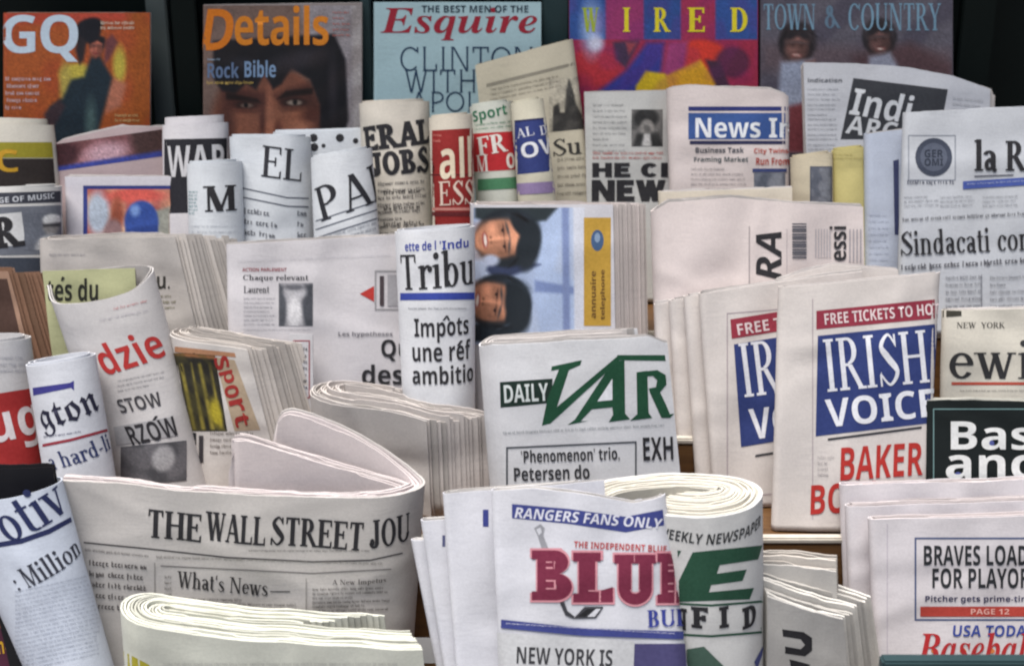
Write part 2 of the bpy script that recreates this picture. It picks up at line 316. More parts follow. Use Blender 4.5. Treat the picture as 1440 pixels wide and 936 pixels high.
# ------------------------------------------------------------------ a printed page with real thickness
ROW = {'G': (1.25, .62), 'F': (1.37, .74), 'L': (1.52, .909), 'M': (1.645, .98), 'U': (1.775, 1.07), 'B': (1.93, 1.14)}
def arc(cx, cz, r, a0, a1, n=10):
    return [(cx + r * math.sin(R(a0 + (a1 - a0) * k / n)), cz + r * math.cos(R(a0 + (a1 - a0) * k / n))) for k in range(n + 1)]
class Paper:
    def __init__(s, name, label, quad, row, dy=0.0, lean=12, yaw=0, prof=('fold', 'L', 20), leaves=5, fan=(0, 0), bow=0.0,
                 tint=(231, 225, 221), inner=(210, 204, 202), cat='newspaper', group=None, jag=2.0, crumple=1.05, top=None, seed=None, rough=.85,
                 thick=1.7, bottom=True, spine_in=0, core=3, leafname='inner_pages', pagename='front_page', gap=None):
        s.rng = random.Random(seed if seed is not None else sum(map(ord, label)))
        s.name = name; s.q = quad; TLx, TLy, TRx, TRy, BRx, BRy, BLx, BLy = quad
        Yb, Zb = ROW[row]; s.Zb = Zb
        l, a = R(lean), R(yaw)
        s.n = np.array((math.sin(a) * math.cos(l), -math.cos(a) * math.cos(l), math.sin(l)))
        n0 = np.array((0, -math.cos(l), math.sin(l))); p0 = np.array((0, Yb + dy, Zb))
        cx = (TLx + TRx) / 2; cy = (TLy + TRy) / 2
        d = ray(cx, cy); piv = CAM + d * (((p0 - CAM) @ n0) / (d @ n0))
        def un(x, y):
            d = ray(x, y); return CAM + d * (((piv - CAM) @ s.n) / (d @ s.n))
        TL, TR, BR, BL = un(TLx, TLy), un(TRx, TRy), un(BRx, BRy), un(BLx, BLy)
        if bottom:                                        # every sheet stands on its shelf
            zl = Zb + .002
            BL = TL + (BL - TL) * ((TL[2] - zl) / (TL[2] - BL[2])); BR = TR + (BR - TR) * ((TR[2] - zl) / (TR[2] - BR[2]))
        s.C = (TL, TR, BR, BL)
        s.m = float(np.linalg.norm(piv - CAM)) / F        # metres per photo pixel here
        s.W = float(np.linalg.norm(TR - TL)) / s.m        # width in pixels
        s.H = float(np.linalg.norm(BL - TL)) / s.m
        s.bow = bow; s.cr = crumple / 1000
        s.ph = [(s.rng.uniform(.6, 1.8) * 2 * math.pi / .11, s.rng.uniform(-1, 1) * 2 * math.pi / .14, s.rng.uniform(0, 6.3)) for _ in range(4)]
        s.cre = [(s.rng.uniform(-.5, .5), s.rng.uniform(.1, .9), s.rng.choice((-1, 1)) * s.rng.uniform(.0003, .0009) * crumple, s.rng.uniform(.010, .017)) for _ in range(4)] + [(s.rng.uniform(2.5, 6) * s.rng.choice((-1, 1)), s.rng.uniform(.1, .9), s.rng.uniform(.0004, .0008) * crumple, s.rng.uniform(.009, .014)) for _ in range(2)]
        s.prof = prof; s.nl = leaves; s.fan = fan; s.top = top; s.jag = jag
        s.thick = thick; s.step = (6, 6) if prof[0] == 'fold' else ((4, 9) if s.W < 130 else (5, 8)); s.core = core; s.spine_in = spine_in
        s.fj = [0] + [s.rng.uniform(-.45, .45) for _ in range(60)]
        s.delta = gap if gap else (max(1.5, (prof[2] / 2 if prof[0] == 'fold' and prof[1] else (prof[2] if prof[0] == 'fold' else 12)) / max(leaves, 1)))
        s.setprof(0)
        e = bpy.data.objects.new(name, None); col.objects.link(e); e.empty_display_size = .05
        e.location = (TL + TR + BL + BR) / 4 * np.array((1, 1, 0)) + np.array((0, 0, Zb)); s.e = e
        s.off = np.array(e.location)
        tag(e, label, cat, group)
        s.parts = {}; s.layer = 0
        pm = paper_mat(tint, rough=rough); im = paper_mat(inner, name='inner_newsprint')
        V, Fc = s.leaf(0, True); s.page = mesh_obj(pagename, V - s.off, Fc, [pm], e)
        VV, FF, mi = [], [], []; k = 0
        for j in range(1, leaves):
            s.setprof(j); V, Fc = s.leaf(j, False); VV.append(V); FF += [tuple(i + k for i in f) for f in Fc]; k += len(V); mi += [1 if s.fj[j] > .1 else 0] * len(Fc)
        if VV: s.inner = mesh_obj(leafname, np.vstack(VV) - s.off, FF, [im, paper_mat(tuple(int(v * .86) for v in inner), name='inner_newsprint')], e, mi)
        s.setprof(0)
    # profile of leaf j: x (pixels from the left edge), z (pixels towards the reader), and top offset
    def setprof(s, j):
        kind = s.prof[0]; d = j * s.delta; W = s.W; tp = None
        if kind == 'fold':
            sp, T = s.prof[1], s.prof[2]; r = T / 2
            curl = s.prof[3] if len(s.prof) > 3 else None
            back = (.86 - .02 * j) * W
            fx = s.fan[0] * (j + s.fj[j]); si = s.spine_in * j
            if sp == 'L':
                pts = [(back, -(T - d)), (r + si, -(T - d))] + arc(r + si, -r, max(r - d, .3), 180, 360)[1:]
            else:
                pts = [(d * .3 if sp == 'R' else fx * .0, -d)]
            xr = W + (fx if sp != 'R' else 0)
            if sp == 'R':
                pts += [(xr - r, -d)] + arc(xr - r, -r, max(r - d, .3), 0, 180)[1:] + [(W - back, -(T - d))]
            elif curl:
                rr, aa = curl; pts += [(xr - rr * math.sin(R(min(aa, 90))), -d)] + arc(xr - rr * math.sin(R(min(aa, 90))), -rr, max(rr - d, .5), 0, aa)[1:]
            else:
                pts += [(xr, -d)]
            pts = s.dense(pts)
        elif kind == 'roll':
            ratio, turns = s.prof[1], s.prof[2]; pitch = s.prof[3] if len(s.prof) > 3 else 4
            a = W / 2; pts = []; n = int(48 * (turns + 1))
            for k in range(n + 1):
                ph = -120 + (360 * turns) * k / n
                rr = a - pitch * max(0, ph - 180) / 360
                if rr < 3: break
                pts.append((a - rr * math.cos(R(ph)), rr * ratio * math.sin(R(ph)), ph))
            s.frange = (np.interp(2, [p[2] for p in pts], range(len(pts))), np.interp(178, [p[2] for p in pts], range(len(pts))))
            pts = [p[:2] for p in pts]
        else:                                              # ('custom', [(x, z, top), ...], i0, i1)
            P = [np.array(p, float) for p in (s.prof[1](j) if callable(s.prof[1]) else s.prof[1])]
            c = catmull(P, 10); n = len(c)
            pts = []; tp = []
            for i in range(n):
                g = c[min(i + 1, n - 1)][:2] - c[max(i - 1, 0)][:2]; g = g / (np.hypot(*g) + 1e-9)
                nn = np.array((g[1], -g[0]))             # right of travel = inward (front goes left to right)
                pts.append(tuple(c[i][:2] + nn * d)); tp.append(c[i][2])
            s.frange = (s.prof[2] * 10, s.prof[3] * 10)
        P = np.array(pts, float)
        xn = np.clip(P[:, 0] / W, 0, 1)
        P[:, 1] += s.bow * 4 * xn * (1 - xn)
        P *= s.m
        S = np.concatenate([[0], np.cumsum(np.hypot(*np.diff(P, axis=0).T))])
        s.px, s.pz, s.S = P[:, 0], P[:, 1], S
        s.tp = np.array(tp) if tp is not None else None
        if kind == 'fold':
            sp = s.prof[1]; i0 = int(np.argmin(P[:, 0])) if sp == 'L' else 0; i1 = int(np.argmax(P[:, 0])) if sp == 'R' else len(S) - 1
            s.s0, s.s1 = S[i0], S[i1]
        else:
            s.s0 = np.interp(s.frange[0], range(len(S)), S); s.s1 = np.interp(s.frange[1], range(len(S)), S)
    def dense(s, pts):
        out = []
        for i in range(len(pts) - 1):
            a, b = np.array(pts[i]), np.array(pts[i + 1]); n = max(1, int(np.hypot(*(b - a)) / 14))
            for k in range(n): out.append(tuple(a + (b - a) * k / n))
        out.append(pts[-1]); return out
    def ev(s, S, v, lift=0.0):
        S = np.asarray(S, float); v = np.asarray(v, float)
        x = np.interp(S, s.S, s.px) / (s.W * s.m); z = np.interp(S, s.S, s.pz)
        ex = S - s.S[-1]; x = np.where(ex > 0, x + ex / (s.W * s.m), x)
        TL, TR, BR, BL = s.C
        x_ = x[..., None]; v_ = v[..., None]
        P = TL * (1 - x_) * (1 - v_) + TR * x_ * (1 - v_) + BR * x_ * v_ + BL * (1 - x_) * v_
        u = x * s.W * s.m; y = v * s.H * s.m
        b = sum(np.sin(a * u + c * y + p) for a, c, p in s.ph) * s.cr / 2
        for sl_, c0, am, w_ in s.cre:
            b = b + am * np.exp(-((y - (c0 * s.H * s.m * .7 + sl_ * (u - s.W * s.m / 2))) / w_ / math.sqrt(1 + sl_ * sl_)) ** 2)
        return P + s.n * (z + b)[..., None]
    def nrm(s, S, v):
        e = 4e-4
        ds = s.ev(S + e, v) - s.ev(S - e, v); dv = s.ev(S, v + e) - s.ev(S, v - e)
        n = np.cross(dv, ds); return n / (np.linalg.norm(n, axis=-1, keepdims=True) + 1e-12)
    def leaf(s, j, fine):
        L = s.S[-1]; ns = int(min(1100, max(14, L / (.0026 if fine else .006)))); nv = 56 if fine else 9
        # keep profile corners: sample uniformly in arc length
        g = np.linspace(0, L, ns); k = s.jag
        tx = np.zeros(ns)
        if s.tp is not None: tx = np.interp(g, s.S, s.tp)
        elif s.top: tx = np.interp(np.interp(g, s.S, s.px) / s.m, [p[0] for p in s.top], [p[1] for p in s.top])
        r = s.rng
        ph = [r.uniform(0, 6.3) for _ in range(4)]; sc_ = r.uniform(.7, 1.4); gp = g / s.m
        tx = tx + sum(np.sin(gp / w_ / sc_ + p) * am for w_, p, am in zip((47, 19.3, 7.1, 2.9), ph, (.5, .25, .16, .12))) * k * .55 * (.6 if j == 0 else 1)
        e0 = 0
        while e0 < gp[-1]:
            w_ = r.uniform(25, 110); tx = tx + np.where((gp > e0) & (gp <= e0 + w_), r.uniform(-.5, .5) * k * (.3 if j == 0 else 1), 0); e0 += w_
        if j: tx = tx + r.uniform(-1.2, 1.2) * k + s.fan[1] * j
        if s.prof[0] == 'roll': tx = tx - s.core * np.clip((g / max(s.S[-1], 1e-6) * s.prof[2] - 1.0) / .35, 0, 1) * np.where(g < 0, 0, 1)
        vt = tx / s.H
        tv = np.linspace(0, 1, nv) ** 1.3
        V = vt[None, :] + (1 - vt[None, :]) * tv[:, None]
        G = np.broadcast_to(g, V.shape)
        O = s.ev(G, V); N = s.nrm(G, V); th = s.thick * s.m
        I = O - N * th
        n = nv * ns
        rows = [O[0], I[0], O[:, 0], I[:, 0], O[:, -1], I[:, -1]]
        VV = np.vstack([O.reshape(-1, 3), I.reshape(-1, 3)] + rows)
        q = []
        for a in range(nv - 1):
            for b in range(ns - 1):
                i = a * ns + b
                q.append((i, i + ns, i + ns + 1, i + 1)); q.append((n + i, n + i + 1, n + i + ns + 1, n + i + ns))
        t = 2 * n
        for b in range(ns - 1):
            q.append((t + b, t + b + 1, t + ns + b + 1, t + ns + b)); i = (nv - 1) * ns + b; q.append((i + 1, i, n + i, n + i + 1))
        l = t + 2 * ns; r_ = l + 2 * nv
        for a in range(nv - 1):
            q.append((l + a + 1, l + a, l + nv + a, l + nv + a + 1)); q.append((r_ + a, r_ + a + 1, r_ + nv + a + 1, r_ + nv + a))
        return VV, q
    # pixel -> (s, v)
    def inv(s, X, Y):
        X = np.asarray(X, float); Y = np.asarray(Y, float)
        TLx, TLy, TRx, TRy = s.q[:4]
        fx = np.clip((X - TLx) / (TRx - TLx), .02, .98)
        msk = (s.S >= s.s0) & (s.S <= s.s1)
        o = np.argsort(s.px[msk])
        S = np.interp(fx * s.W * s.m, s.px[msk][o], s.S[msk][o]); v = np.clip((Y - (TLy + TRy) / 2) / s.H, 0, 1)
        for _ in range(14):
            e = 2e-4
            a, b = proj(s.ev(S, v)); a1, b1 = proj(s.ev(S + e, v)); a2, b2 = proj(s.ev(S, v + e))
            j11, j21, j12, j22 = (a1 - a) / e, (b1 - b) / e, (a2 - a) / e, (b2 - b) / e
            det = j11 * j22 - j12 * j21; det = np.where(np.abs(det) < 1e-3, 1e-3, det)
            rx, ry = X - a, Y - b
            dS = (j22 * rx - j12 * ry) / det; dv = (-j21 * rx + j11 * ry) / det
            S = np.clip(S + np.clip(dS, -.02, .02), s.s0, s.s1); v = np.clip(v + np.clip(dv, -.2, .2), -.05, 1.1)
        return S, v
    def put(s, part, V2, F2, mat, cols=None, sv=None, text=False, z=0):
        S, v = sv if sv is not None else s.inv(V2[:, 0], V2[:, 1])
        lift = .0002 + .000042 * min(s.layer, 26) + (.00025 if text else 0) + z; s.layer += 1
        P = s.ev(S, v) + s.nrm(S, v) * (lift[:, None] if np.ndim(lift) else lift)
        if part in ('headline', 'subheading', 'body_text', 'cover_lines', 'rule', 'banner', 'photograph', 'masthead_letter'): part = (part, s.layer)
        d = s.parts.setdefault(part, dict(V=[], F=[], M=[], mats=[], C=[], n=0, mi=[]))
        if mat not in d['mats']: d['mats'].append(mat)
        k = d['n']; d['V'].append(P); d['F'] += [tuple(i + k for i in f) for f in F2]; d['n'] += len(P)
        d['mi'] += [d['mats'].index(mat)] * len(F2)
        d['C'].append(np.ones((len(P), 4)) if cols is None else cols)
        if cols is not None: d['col'] = True
    def text(s, t, cx, cy, w, h, c=(28, 28, 32), st='sans', part='headline', rot=0, skew=0, track=0.0, bold=0.0, arcm=True, bend=0.0):
        V, Fc, Z = text2d(t, st, track, bold)
        X = (V[:, 0] - .5) * w; Y = -(V[:, 1] - .5) * h
        X = X + skew * -Y
        if rot:
            a = R(rot); X, Y = X * math.cos(a) - Y * math.sin(a), X * math.sin(a) + Y * math.cos(a)
        step = s.step
        V2, F2, Z2 = cut2d(np.stack([X, Y], 1), Fc, step, Z)
        V2[:, 1] += bend * (V2[:, 0] / (w / 2)) ** 2
        if arcm and s.prof[0] != 'fold':
            S0, v0 = s.inv(np.array([cx]), np.array([cy])); e = 1e-3
            a, b = proj(s.ev(S0, v0)); a1, b1 = proj(s.ev(S0 + e, v0)); a2, b2 = proj(s.ev(S0, v0 + e))
            sx = s.m; sy = 1 / (np.hypot(a2 - a, b2 - b)[0] / e)
            s.put(part, V2, F2, ink(c), sv=(S0[0] + V2[:, 0] * sx, v0[0] + V2[:, 1] * sy), text=True, z=Z2)
        else:
            V2 = V2 + np.array((cx, cy)); s.put(part, V2, F2, ink(c), text=True, z=Z2)
    def poly(s, pts, c, part='banner', rough=.8, cut=True):
        V = np.array(pts, float); F2 = [tuple(range(len(pts)))]
        if True:
            V, F2 = cut2d(V, F2, s.step)
        s.put(part, V, F2, ink(tuple(c), rough))
    def rect(s, x0, y0, x1, y1, c, part='banner', sl=0.0, rough=.8):
        k = sl * (x1 - x0); s.poly([(x0, y0), (x0, y1), (x1, y1 + k), (x1, y0 + k)], c, part, rough)
    def frame(s, x0, y0, x1, y1, wd, c, part='rule', sl=0.0):
        k = sl * (x1 - x0)
        for q in ([(x0, y0), (x0, y0 + wd), (x1, y0 + k + wd), (x1, y0 + k)], [(x0, y1 - wd), (x0, y1), (x1, y1 + k), (x1, y1 + k - wd)],
                  [(x0, y0 + wd), (x0, y1 - wd), (x0 + wd, y1 - wd), (x0 + wd, y0 + wd)], [(x1 - wd, y0 + k + wd), (x1 - wd, y1 + k - wd), (x1, y1 + k - wd), (x1, y0 + k + wd)]):
            s.poly(q, c, part)
    def lines(s, x0, y0, x1, y1, pitch, c=(110, 108, 110), part='body_text', sl=0.0, hh=.5, wmin=5, wmax=16, ind=.15):
        r = s.rng; V = []; F2 = []; y = y0
        xh = pitch * hh; cw = xh * (.62 if xh > 3.2 else .7); t = max(.55, xh * .2)
        def q(xa, xb, ya, yb):
            k = len(V); a = sl * (xa - x0); b = sl * (xb - x0)
            V.extend([(xa, ya + a), (xa, yb + a), (xb, yb + b), (xb, ya + b)]); F2.append((k, k + 1, k + 2, k + 3))
        while y + xh <= y1:
            x = x0; end = x1 - (r.random() * (x1 - x0) * .5 if r.random() < ind else 0); up = True
            while x < end - cw * 2:
                for _ in range(r.choice((2, 3, 4, 4, 5, 5, 6, 7, 8))):
                    if x > end - cw: break
                    ya = y + xh * (.0 if up or r.random() < .22 else .3); yb = y + xh * (1.25 if r.random() < .1 else 1); up = False; yt = y + xh * .3; k = r.random()
                    q(x, x + t, ya, yb)
                    if k > .2: q(x + t, x + cw - t, yt, yt + t * .8) if k < .8 else q(x + t, x + cw - t, y + xh * .58, y + xh * .58 + t * .7)
                    if k > .35: q(x + t, x + cw * .8, yb - t * .8, yb) if k < .75 else q(x + cw * .8 - t, x + cw * .8, yt + t * .8, yb)
                    x += cw
                x += cw * .7; up = r.random() < .12
            y += pitch
        if V: s.put(part, np.array(V), F2, ink(c), text=True)
    def paint(s, x0, y0, x1, y1, bg_, ops, part='photograph', res=2.0, sl=0.0, noise=.05, sx=0.0, rough=.6):
        nx = max(2, int((x1 - x0) / res)); ny = max(2, int((y1 - y0) / res))
        gx, gy = np.meshgrid(np.linspace(x0, x1, nx), np.linspace(y0, y1, ny))
        C = np.empty((ny, nx, 3)); C[:] = np.array(bg_, float)
        for op in ops:
            soft = 2.0
            if op[0] == 'e':
                _, cx, cy, rx, ry, c = op[:6]; soft = op[6] if len(op) > 6 else 3; a = R(op[7]) if len(op) > 7 else 0
                dx, dy = gx - cx, gy - cy; u = dx * math.cos(a) + dy * math.sin(a); v = -dx * math.sin(a) + dy * math.cos(a)
                d = (1 - np.sqrt((u / rx) ** 2 + (v / ry) ** 2)) * min(rx, ry)
            elif op[0] == 'p':
                _, pts, c = op[:3]; soft = op[3] if len(op) > 3 else 2
                P = np.array(pts, float); d2 = np.full(gx.shape, 1e9); ins = np.zeros(gx.shape, bool)
                for i in range(len(P)):
                    a, b = P[i], P[(i + 1) % len(P)]; ab = b - a
                    t = np.clip(((gx - a[0]) * ab[0] + (gy - a[1]) * ab[1]) / (ab @ ab + 1e-9), 0, 1)
                    d2 = np.minimum(d2, (gx - a[0] - t * ab[0]) ** 2 + (gy - a[1] - t * ab[1]) ** 2)
                    cr = ((a[1] > gy) != (b[1] > gy)) & (gx < (b[0] - a[0]) * (gy - a[1]) / (b[1] - a[1] + 1e-9) + a[0]); ins ^= cr
                d = np.sqrt(d2) * np.where(ins, 1, -1)
            elif op[0] == 'n':                            # blotches
                _, c, amt, scl = op[:4]; rr = s.rng
                f = sum(np.sin(gx / scl * rr.uniform(.5, 2) + gy / scl * rr.uniform(-2, 2) + rr.uniform(0, 6.3)) for _ in range(6)) / 3
                d = (f - .2) * 4; soft = 3; al = np.clip(d / soft + .5, 0, 1) * amt
                C += (np.array(c, float) - C) * al[..., None]; continue
            al = np.clip(d / soft + .5, 0, 1); C += (np.array(c, float) - C) * al[..., None]
        rs = np.random.RandomState(len(ops) + int(x0)); C *= 1 + noise * rs.randn(ny, nx, 1)
        C = np.clip(C, 0, 255) / 255; C = np.where(C <= .04045, C / 12.92, ((C + .055) / 1.055) ** 2.4)
        X = gx + sx * (gy - y0); Y = gy + sl * (gx - x0)
        F2 = []
        for a in range(ny - 1):
            for b in range(nx - 1):
                i = a * nx + b; F2.append((i, i + nx, i + nx + 1, i + 1))
        cols = np.concatenate([C.reshape(-1, 3), np.ones((nx * ny, 1))], 1)
        s.put(part, np.stack([X.ravel(), Y.ravel()], 1), F2, picture_mat(rough), cols)
    def done(s):
        for k, d in s.parts.items():
            mesh_obj(k if isinstance(k, str) else k[0], np.vstack(d['V']) - s.off, d['F'], d['mats'], s.page, d['mi'], True, np.vstack(d['C']) if d.get('col') else None)
        return s

# ------------------------------------------------------------------ the setting and the rack
K = (40, 39, 43); GREY = (120, 118, 121); WHITE = (232, 230, 228)
RACKW = .95
wood = wood_mat(); dark = plain_mat('dark_green_paint', (.003, .006, .0055), .5); rail_m = plain_mat('grey_green_rail', (.07, .085, .085), .45)
edge_m = plain_mat('worn_pale_edging', (.5, .46, .40), .6, 60)
steel = plain_mat('dark_teal_metal', (.03, .055, .06), .4)
ground = mesh_obj('pavement', [(-60, -60, 0), (60, -60, 0), (60, 60, 0), (-60, 60, 0)], [(0, 1, 2, 3)], [plain_mat('concrete', (.25, .24, .23), .9, 3, .25)], smooth=False)
tag(ground, None, None, kind='structure')
rack = bpy.data.objects.new('newspaper_rack', None); col.objects.link(rack); rack.location = (0, 1.6, 0)
tag(rack, 'stepped wooden newsstand rack with a dark green back, under all the papers', 'rack')
def rbox(name, lo, hi, m, **k): return box(name, (lo[0], lo[1] - 1.6, lo[2]), (hi[0], hi[1] - 1.6, hi[2]), m, rack, **k)
order = ['G', 'F', 'L', 'M', 'U', 'B']
for i, r in enumerate(order):
    y, z = ROW[r]; y0 = y - (.052 if r == 'L' else .055); y1 = ROW[order[i + 1]][0] - .055 if i + 1 < len(order) else 2.06
    rbox('shelf', (-RACKW, y0 + .012, z - .018), (RACKW, y1 + .012, z), wood)
    rbox('shelf_front', (-RACKW, y0, z - .13 if r != 'G' else z - .2), (RACKW, y0 + .011, z - .004), wood)
    rbox('edge_strip', (-RACKW, y0 - .001, z - .0035), (RACKW, y0 + .0115, z + .004), edge_m)
rbox('side_panel', (-RACKW - .03, 1.19, .0), (-RACKW - .002, 2.08, 1.05), wood); rbox('side_panel', (RACKW + .002, 1.19, .0), (RACKW + .03, 2.08, 1.05), wood)
bb = rbox('backboard', (-RACKW, 2.062, .9), (RACKW, 2.085, 2.15), dark)
def at(px, py, Y):
    d = ray(px, py); return CAM + d * ((Y - CAM[1]) / d[1])
for (x0, x1, m, yy) in ((212, 241, rail_m, 2.0), (247, 282, dark, 1.985), (509, 524, steel, 1.985), (762, 799, steel, 1.985), (1066, 1069, dark, 1.985), (1345, 1392, dark, 1.985)):
    a = at(x0, 100, yy); b = at(x1, 100, yy)
    rbox('divider_rail', (a[0], yy, 1.1405), (b[0], yy + .02, 2.05), m)
for xx in (-RACKW + .06, RACKW - .12): rbox('rack_leg', (xx, 1.3, 0), (xx + .06, 1.36, .6), wood)
a = at(1240, 926, 1.16); b = at(1470, 922, 1.16)
rbox('shelf_front', (a[0], 1.155, .72), (RACKW, 1.17, a[2]), steel)
light_blocker = bpy.data.objects.new('added_light_blocker', None); col.objects.link(light_blocker); light_blocker.location = (0, 2.05, 2.32)  # out-of-view board, added to keep light off the magazines
tag(light_blocker, 'unseen dark board added overhead to shade the magazine display at the back', 'light_blocker')
box('blocker_board', (-1.3, -.2, 0), (1.3, .35, .04), dark, light_blocker); box('blocker_lip', (-1.3, -.23, -.08), (1.3, -.202, .06), dark, light_blocker)

# ------------------------------------------------------------------ the magazines on the back wall
def magazine(label, quad, **k):
    k.setdefault('tint', (214, 210, 205))
    return Paper('magazine', label, quad, 'B', prof=('fold', 'L', 7), leaves=4, cat='magazine', lean=8, jag=.3, crumple=.6,
                 leafname='inner_pages', pagename='front_cover', rough=.35, **k)
OR = (164, 84, 40)
p = magazine('orange magazine with two big pale block letters and a dark-suited figure in a hat', (4, 18, 211, 18, 211, 260, 4, 260), tint=OR)
p.paint(5, 19, 210, 205, OR, [('p', [(0, 10), (215, 10), (215, 30), (0, 34)], (176, 70, 52), 10), ('p', [(180, 10), (215, 10), (215, 210), (186, 210)], (150, 78, 30), 18), ('n', (160, 60, 40), .35, 22),
    ('e', 108, 105, 24, 16, (186, 170, 70), 8), ('e', 92, 120, 8, 30, (176, 158, 78), 8), ('e', 168, 92, 9, 26, (190, 172, 70), 7), ('p', [(160, 110), (178, 118), (170, 150), (148, 160), (150, 128)], (176, 110, 86), 7),
    ('p', [(128, 80), (140, 78), (158, 110), (148, 150), (134, 200), (134, 215), (70, 215), (62, 175), (70, 150), (88, 138), (100, 112), (118, 108)], (30, 44, 54), 6),
    ('p', [(62, 160), (84, 140), (92, 150), (70, 190)], (58, 44, 50), 6), ('e', 128, 172, 8, 30, (70, 92, 92), 9),
    *head(136, 66, 15, 8, (158, 92, 76), (30, 26, 30), smile=False, hs=.8), ('p', [(148, 58), (158, 48), (166, 60), (154, 84), (146, 92)], (104, 58, 60), 5),
    ('e', 124, 44, 18, 17, (24, 24, 32), 4), ('e', 131, 34, 13, 9, (20, 20, 28), 4), ('e', 116, 52, 12, 7, (22, 22, 30), 4), ('p', [(110, 48), (122, 58), (118, 84), (112, 92), (106, 70)], (40, 34, 38), 5),
    ('p', [(62, 184), (74, 176), (76, 196), (66, 198)], (176, 106, 84), 5)], part='cover_picture', noise=.07)
p.text('GQ', 57, 54, 106, 66, (196, 212, 226), 'sans', 'masthead', track=-.08)
for i, (a, b) in enumerate(((34, 74), (30, 58), (26, 58), (30, 56), (10, 34))): p.lines(8 + (i % 2) * 2, 108 + i * 10, b, 115 + i * 10, 9, (206, 186, 190), 'cover_lines', hh=.6)
p.lines(142, 30, 194, 46, 7, (214, 200, 180), 'cover_lines', hh=.6); p.lines(162, 160, 198, 175, 7, (206, 176, 120), 'cover_lines', hh=.55)
p.done()
p = magazine('magazine with orange lettering over a dark-haired face close-up', (285, 7, 509, 4, 509, 260, 285, 260), tint=(150, 140, 138))
p.paint(286, 8, 508, 200, (112, 92, 84), [('p', [(420, 0), (515, 0), (515, 210), (470, 210)], (142, 136, 140), 14), ('p', [(495, 0), (515, 0), (515, 210), (497, 210)], (156, 150, 150), 5),
    ('e', 378, 170, 80, 80, (118, 72, 56), 14), ('e', 405, 180, 44, 46, (146, 92, 70), 24), ('e', 340, 180, 22, 34, (130, 82, 64), 16), ('e', 440, 176, 16, 40, (84, 48, 40), 14), ('e', 318, 176, 12, 40, (86, 52, 44), 12),
    ('p', [(312, 118), (372, 130), (384, 150), (360, 156), (318, 152)], (74, 42, 36), 12), ('p', [(384, 134), (436, 116), (446, 150), (398, 154)], (70, 40, 34), 12),
    ('p', [(300, 58), (470, 48), (486, 84), (490, 170), (480, 200), (450, 200), (450, 148), (436, 112), (410, 96), (396, 118), (384, 126), (372, 104), (360, 126), (346, 118), (330, 132), (312, 128), (300, 110)], (20, 19, 24), 5),
    ('e', 420, 84, 40, 12, (44, 40, 46), 14, -14), ('e', 350, 92, 26, 8, (40, 38, 44), 10, 10), ('e', 468, 120, 6, 36, (42, 38, 44), 8),
    ('p', [(318, 130), (362, 139), (370, 146), (340, 142), (318, 140)], (28, 17, 16), 4), ('p', [(390, 140), (402, 128), (440, 124), (440, 132), (408, 136)], (26, 16, 15), 4),
    ('e', 345, 148, 14, 5.5, (40, 24, 22), 4), ('e', 347, 148.5, 8, 3, (118, 98, 88), 2.5), ('e', 346, 148, 3.2, 3.2, (14, 12, 13), 1.5), ('e', 345, 156, 14, 3, (92, 54, 44), 4),
    ('e', 413, 144, 17, 6, (38, 22, 20), 4), ('e', 414, 144.5, 10, 3.6, (150, 136, 124), 2.5), ('e', 415, 144, 3.6, 3.8, (14, 12, 13), 1.5), ('e', 412, 153, 16, 3, (96, 58, 46), 4),
    ('e', 379, 172, 6, 34, (164, 106, 82), 8), ('e', 369, 172, 4, 30, (78, 44, 38), 6), ('e', 392, 186, 6, 14, (92, 52, 44), 7), ('e', 420, 178, 18, 8, (160, 104, 80), 10), ('n', (56, 40, 36), .15, 14)], part='cover_picture', noise=.06, res=1.5)
p.text('D', 308, 42, 40, 58, (202, 112, 24), 'sans', 'masthead', skew=.15); p.text('etails', 396, 36, 132, 56, (206, 124, 32), 'sans', 'masthead', track=-.06)
p.lines(292, 82, 312, 88, 6, (150, 170, 190), 'cover_lines'); p.text('Rock', 314, 99, 44, 22, (96, 116, 148), 'sans', 'cover_lines'); p.text('Bible', 366, 97, 44, 24, (120, 146, 178), 'sans', 'cover_lines')
p.lines(291, 114, 362, 122, 8, (206, 176, 96), 'cover_lines', hh=.5); p.lines(468, 16, 494, 56, 8, (176, 104, 96), 'cover_lines', hh=.4)
p.done()
p = magazine('pale blue magazine with a red script title over thin navy capitals', (525, 3, 761, 3, 761, 260, 525, 260), tint=(176, 204, 212))
p.text('Esquire', 645, 34, 222, 46, (150, 32, 50), 'sital', 'masthead', skew=-.1)
p.text('THE BEST MEN OF THE', 668, 13, 150, 10, (40, 56, 70), 'sans', 'cover_lines')
p.text('CLINTON', 656, 83, 186, 34, (38, 62, 88), 'hair', 'cover_lines', bold=.028); p.text('WITHOUT', 662, 114, 186, 32, (38, 62, 88), 'hair', 'cover_lines', bold=.028); p.text('APOLOGY', 668, 143, 180, 28, (38, 62, 88), 'hair', 'cover_lines', bold=.028)
p.done()
p = magazine('magazine with yellow letters on blue and magenta squares over a bright abstract cover', (800, -6, 1066, -6, 1066, 260, 800, 260), tint=(150, 50, 80))
BL, MG = (48, 80, 144), (146, 52, 100)
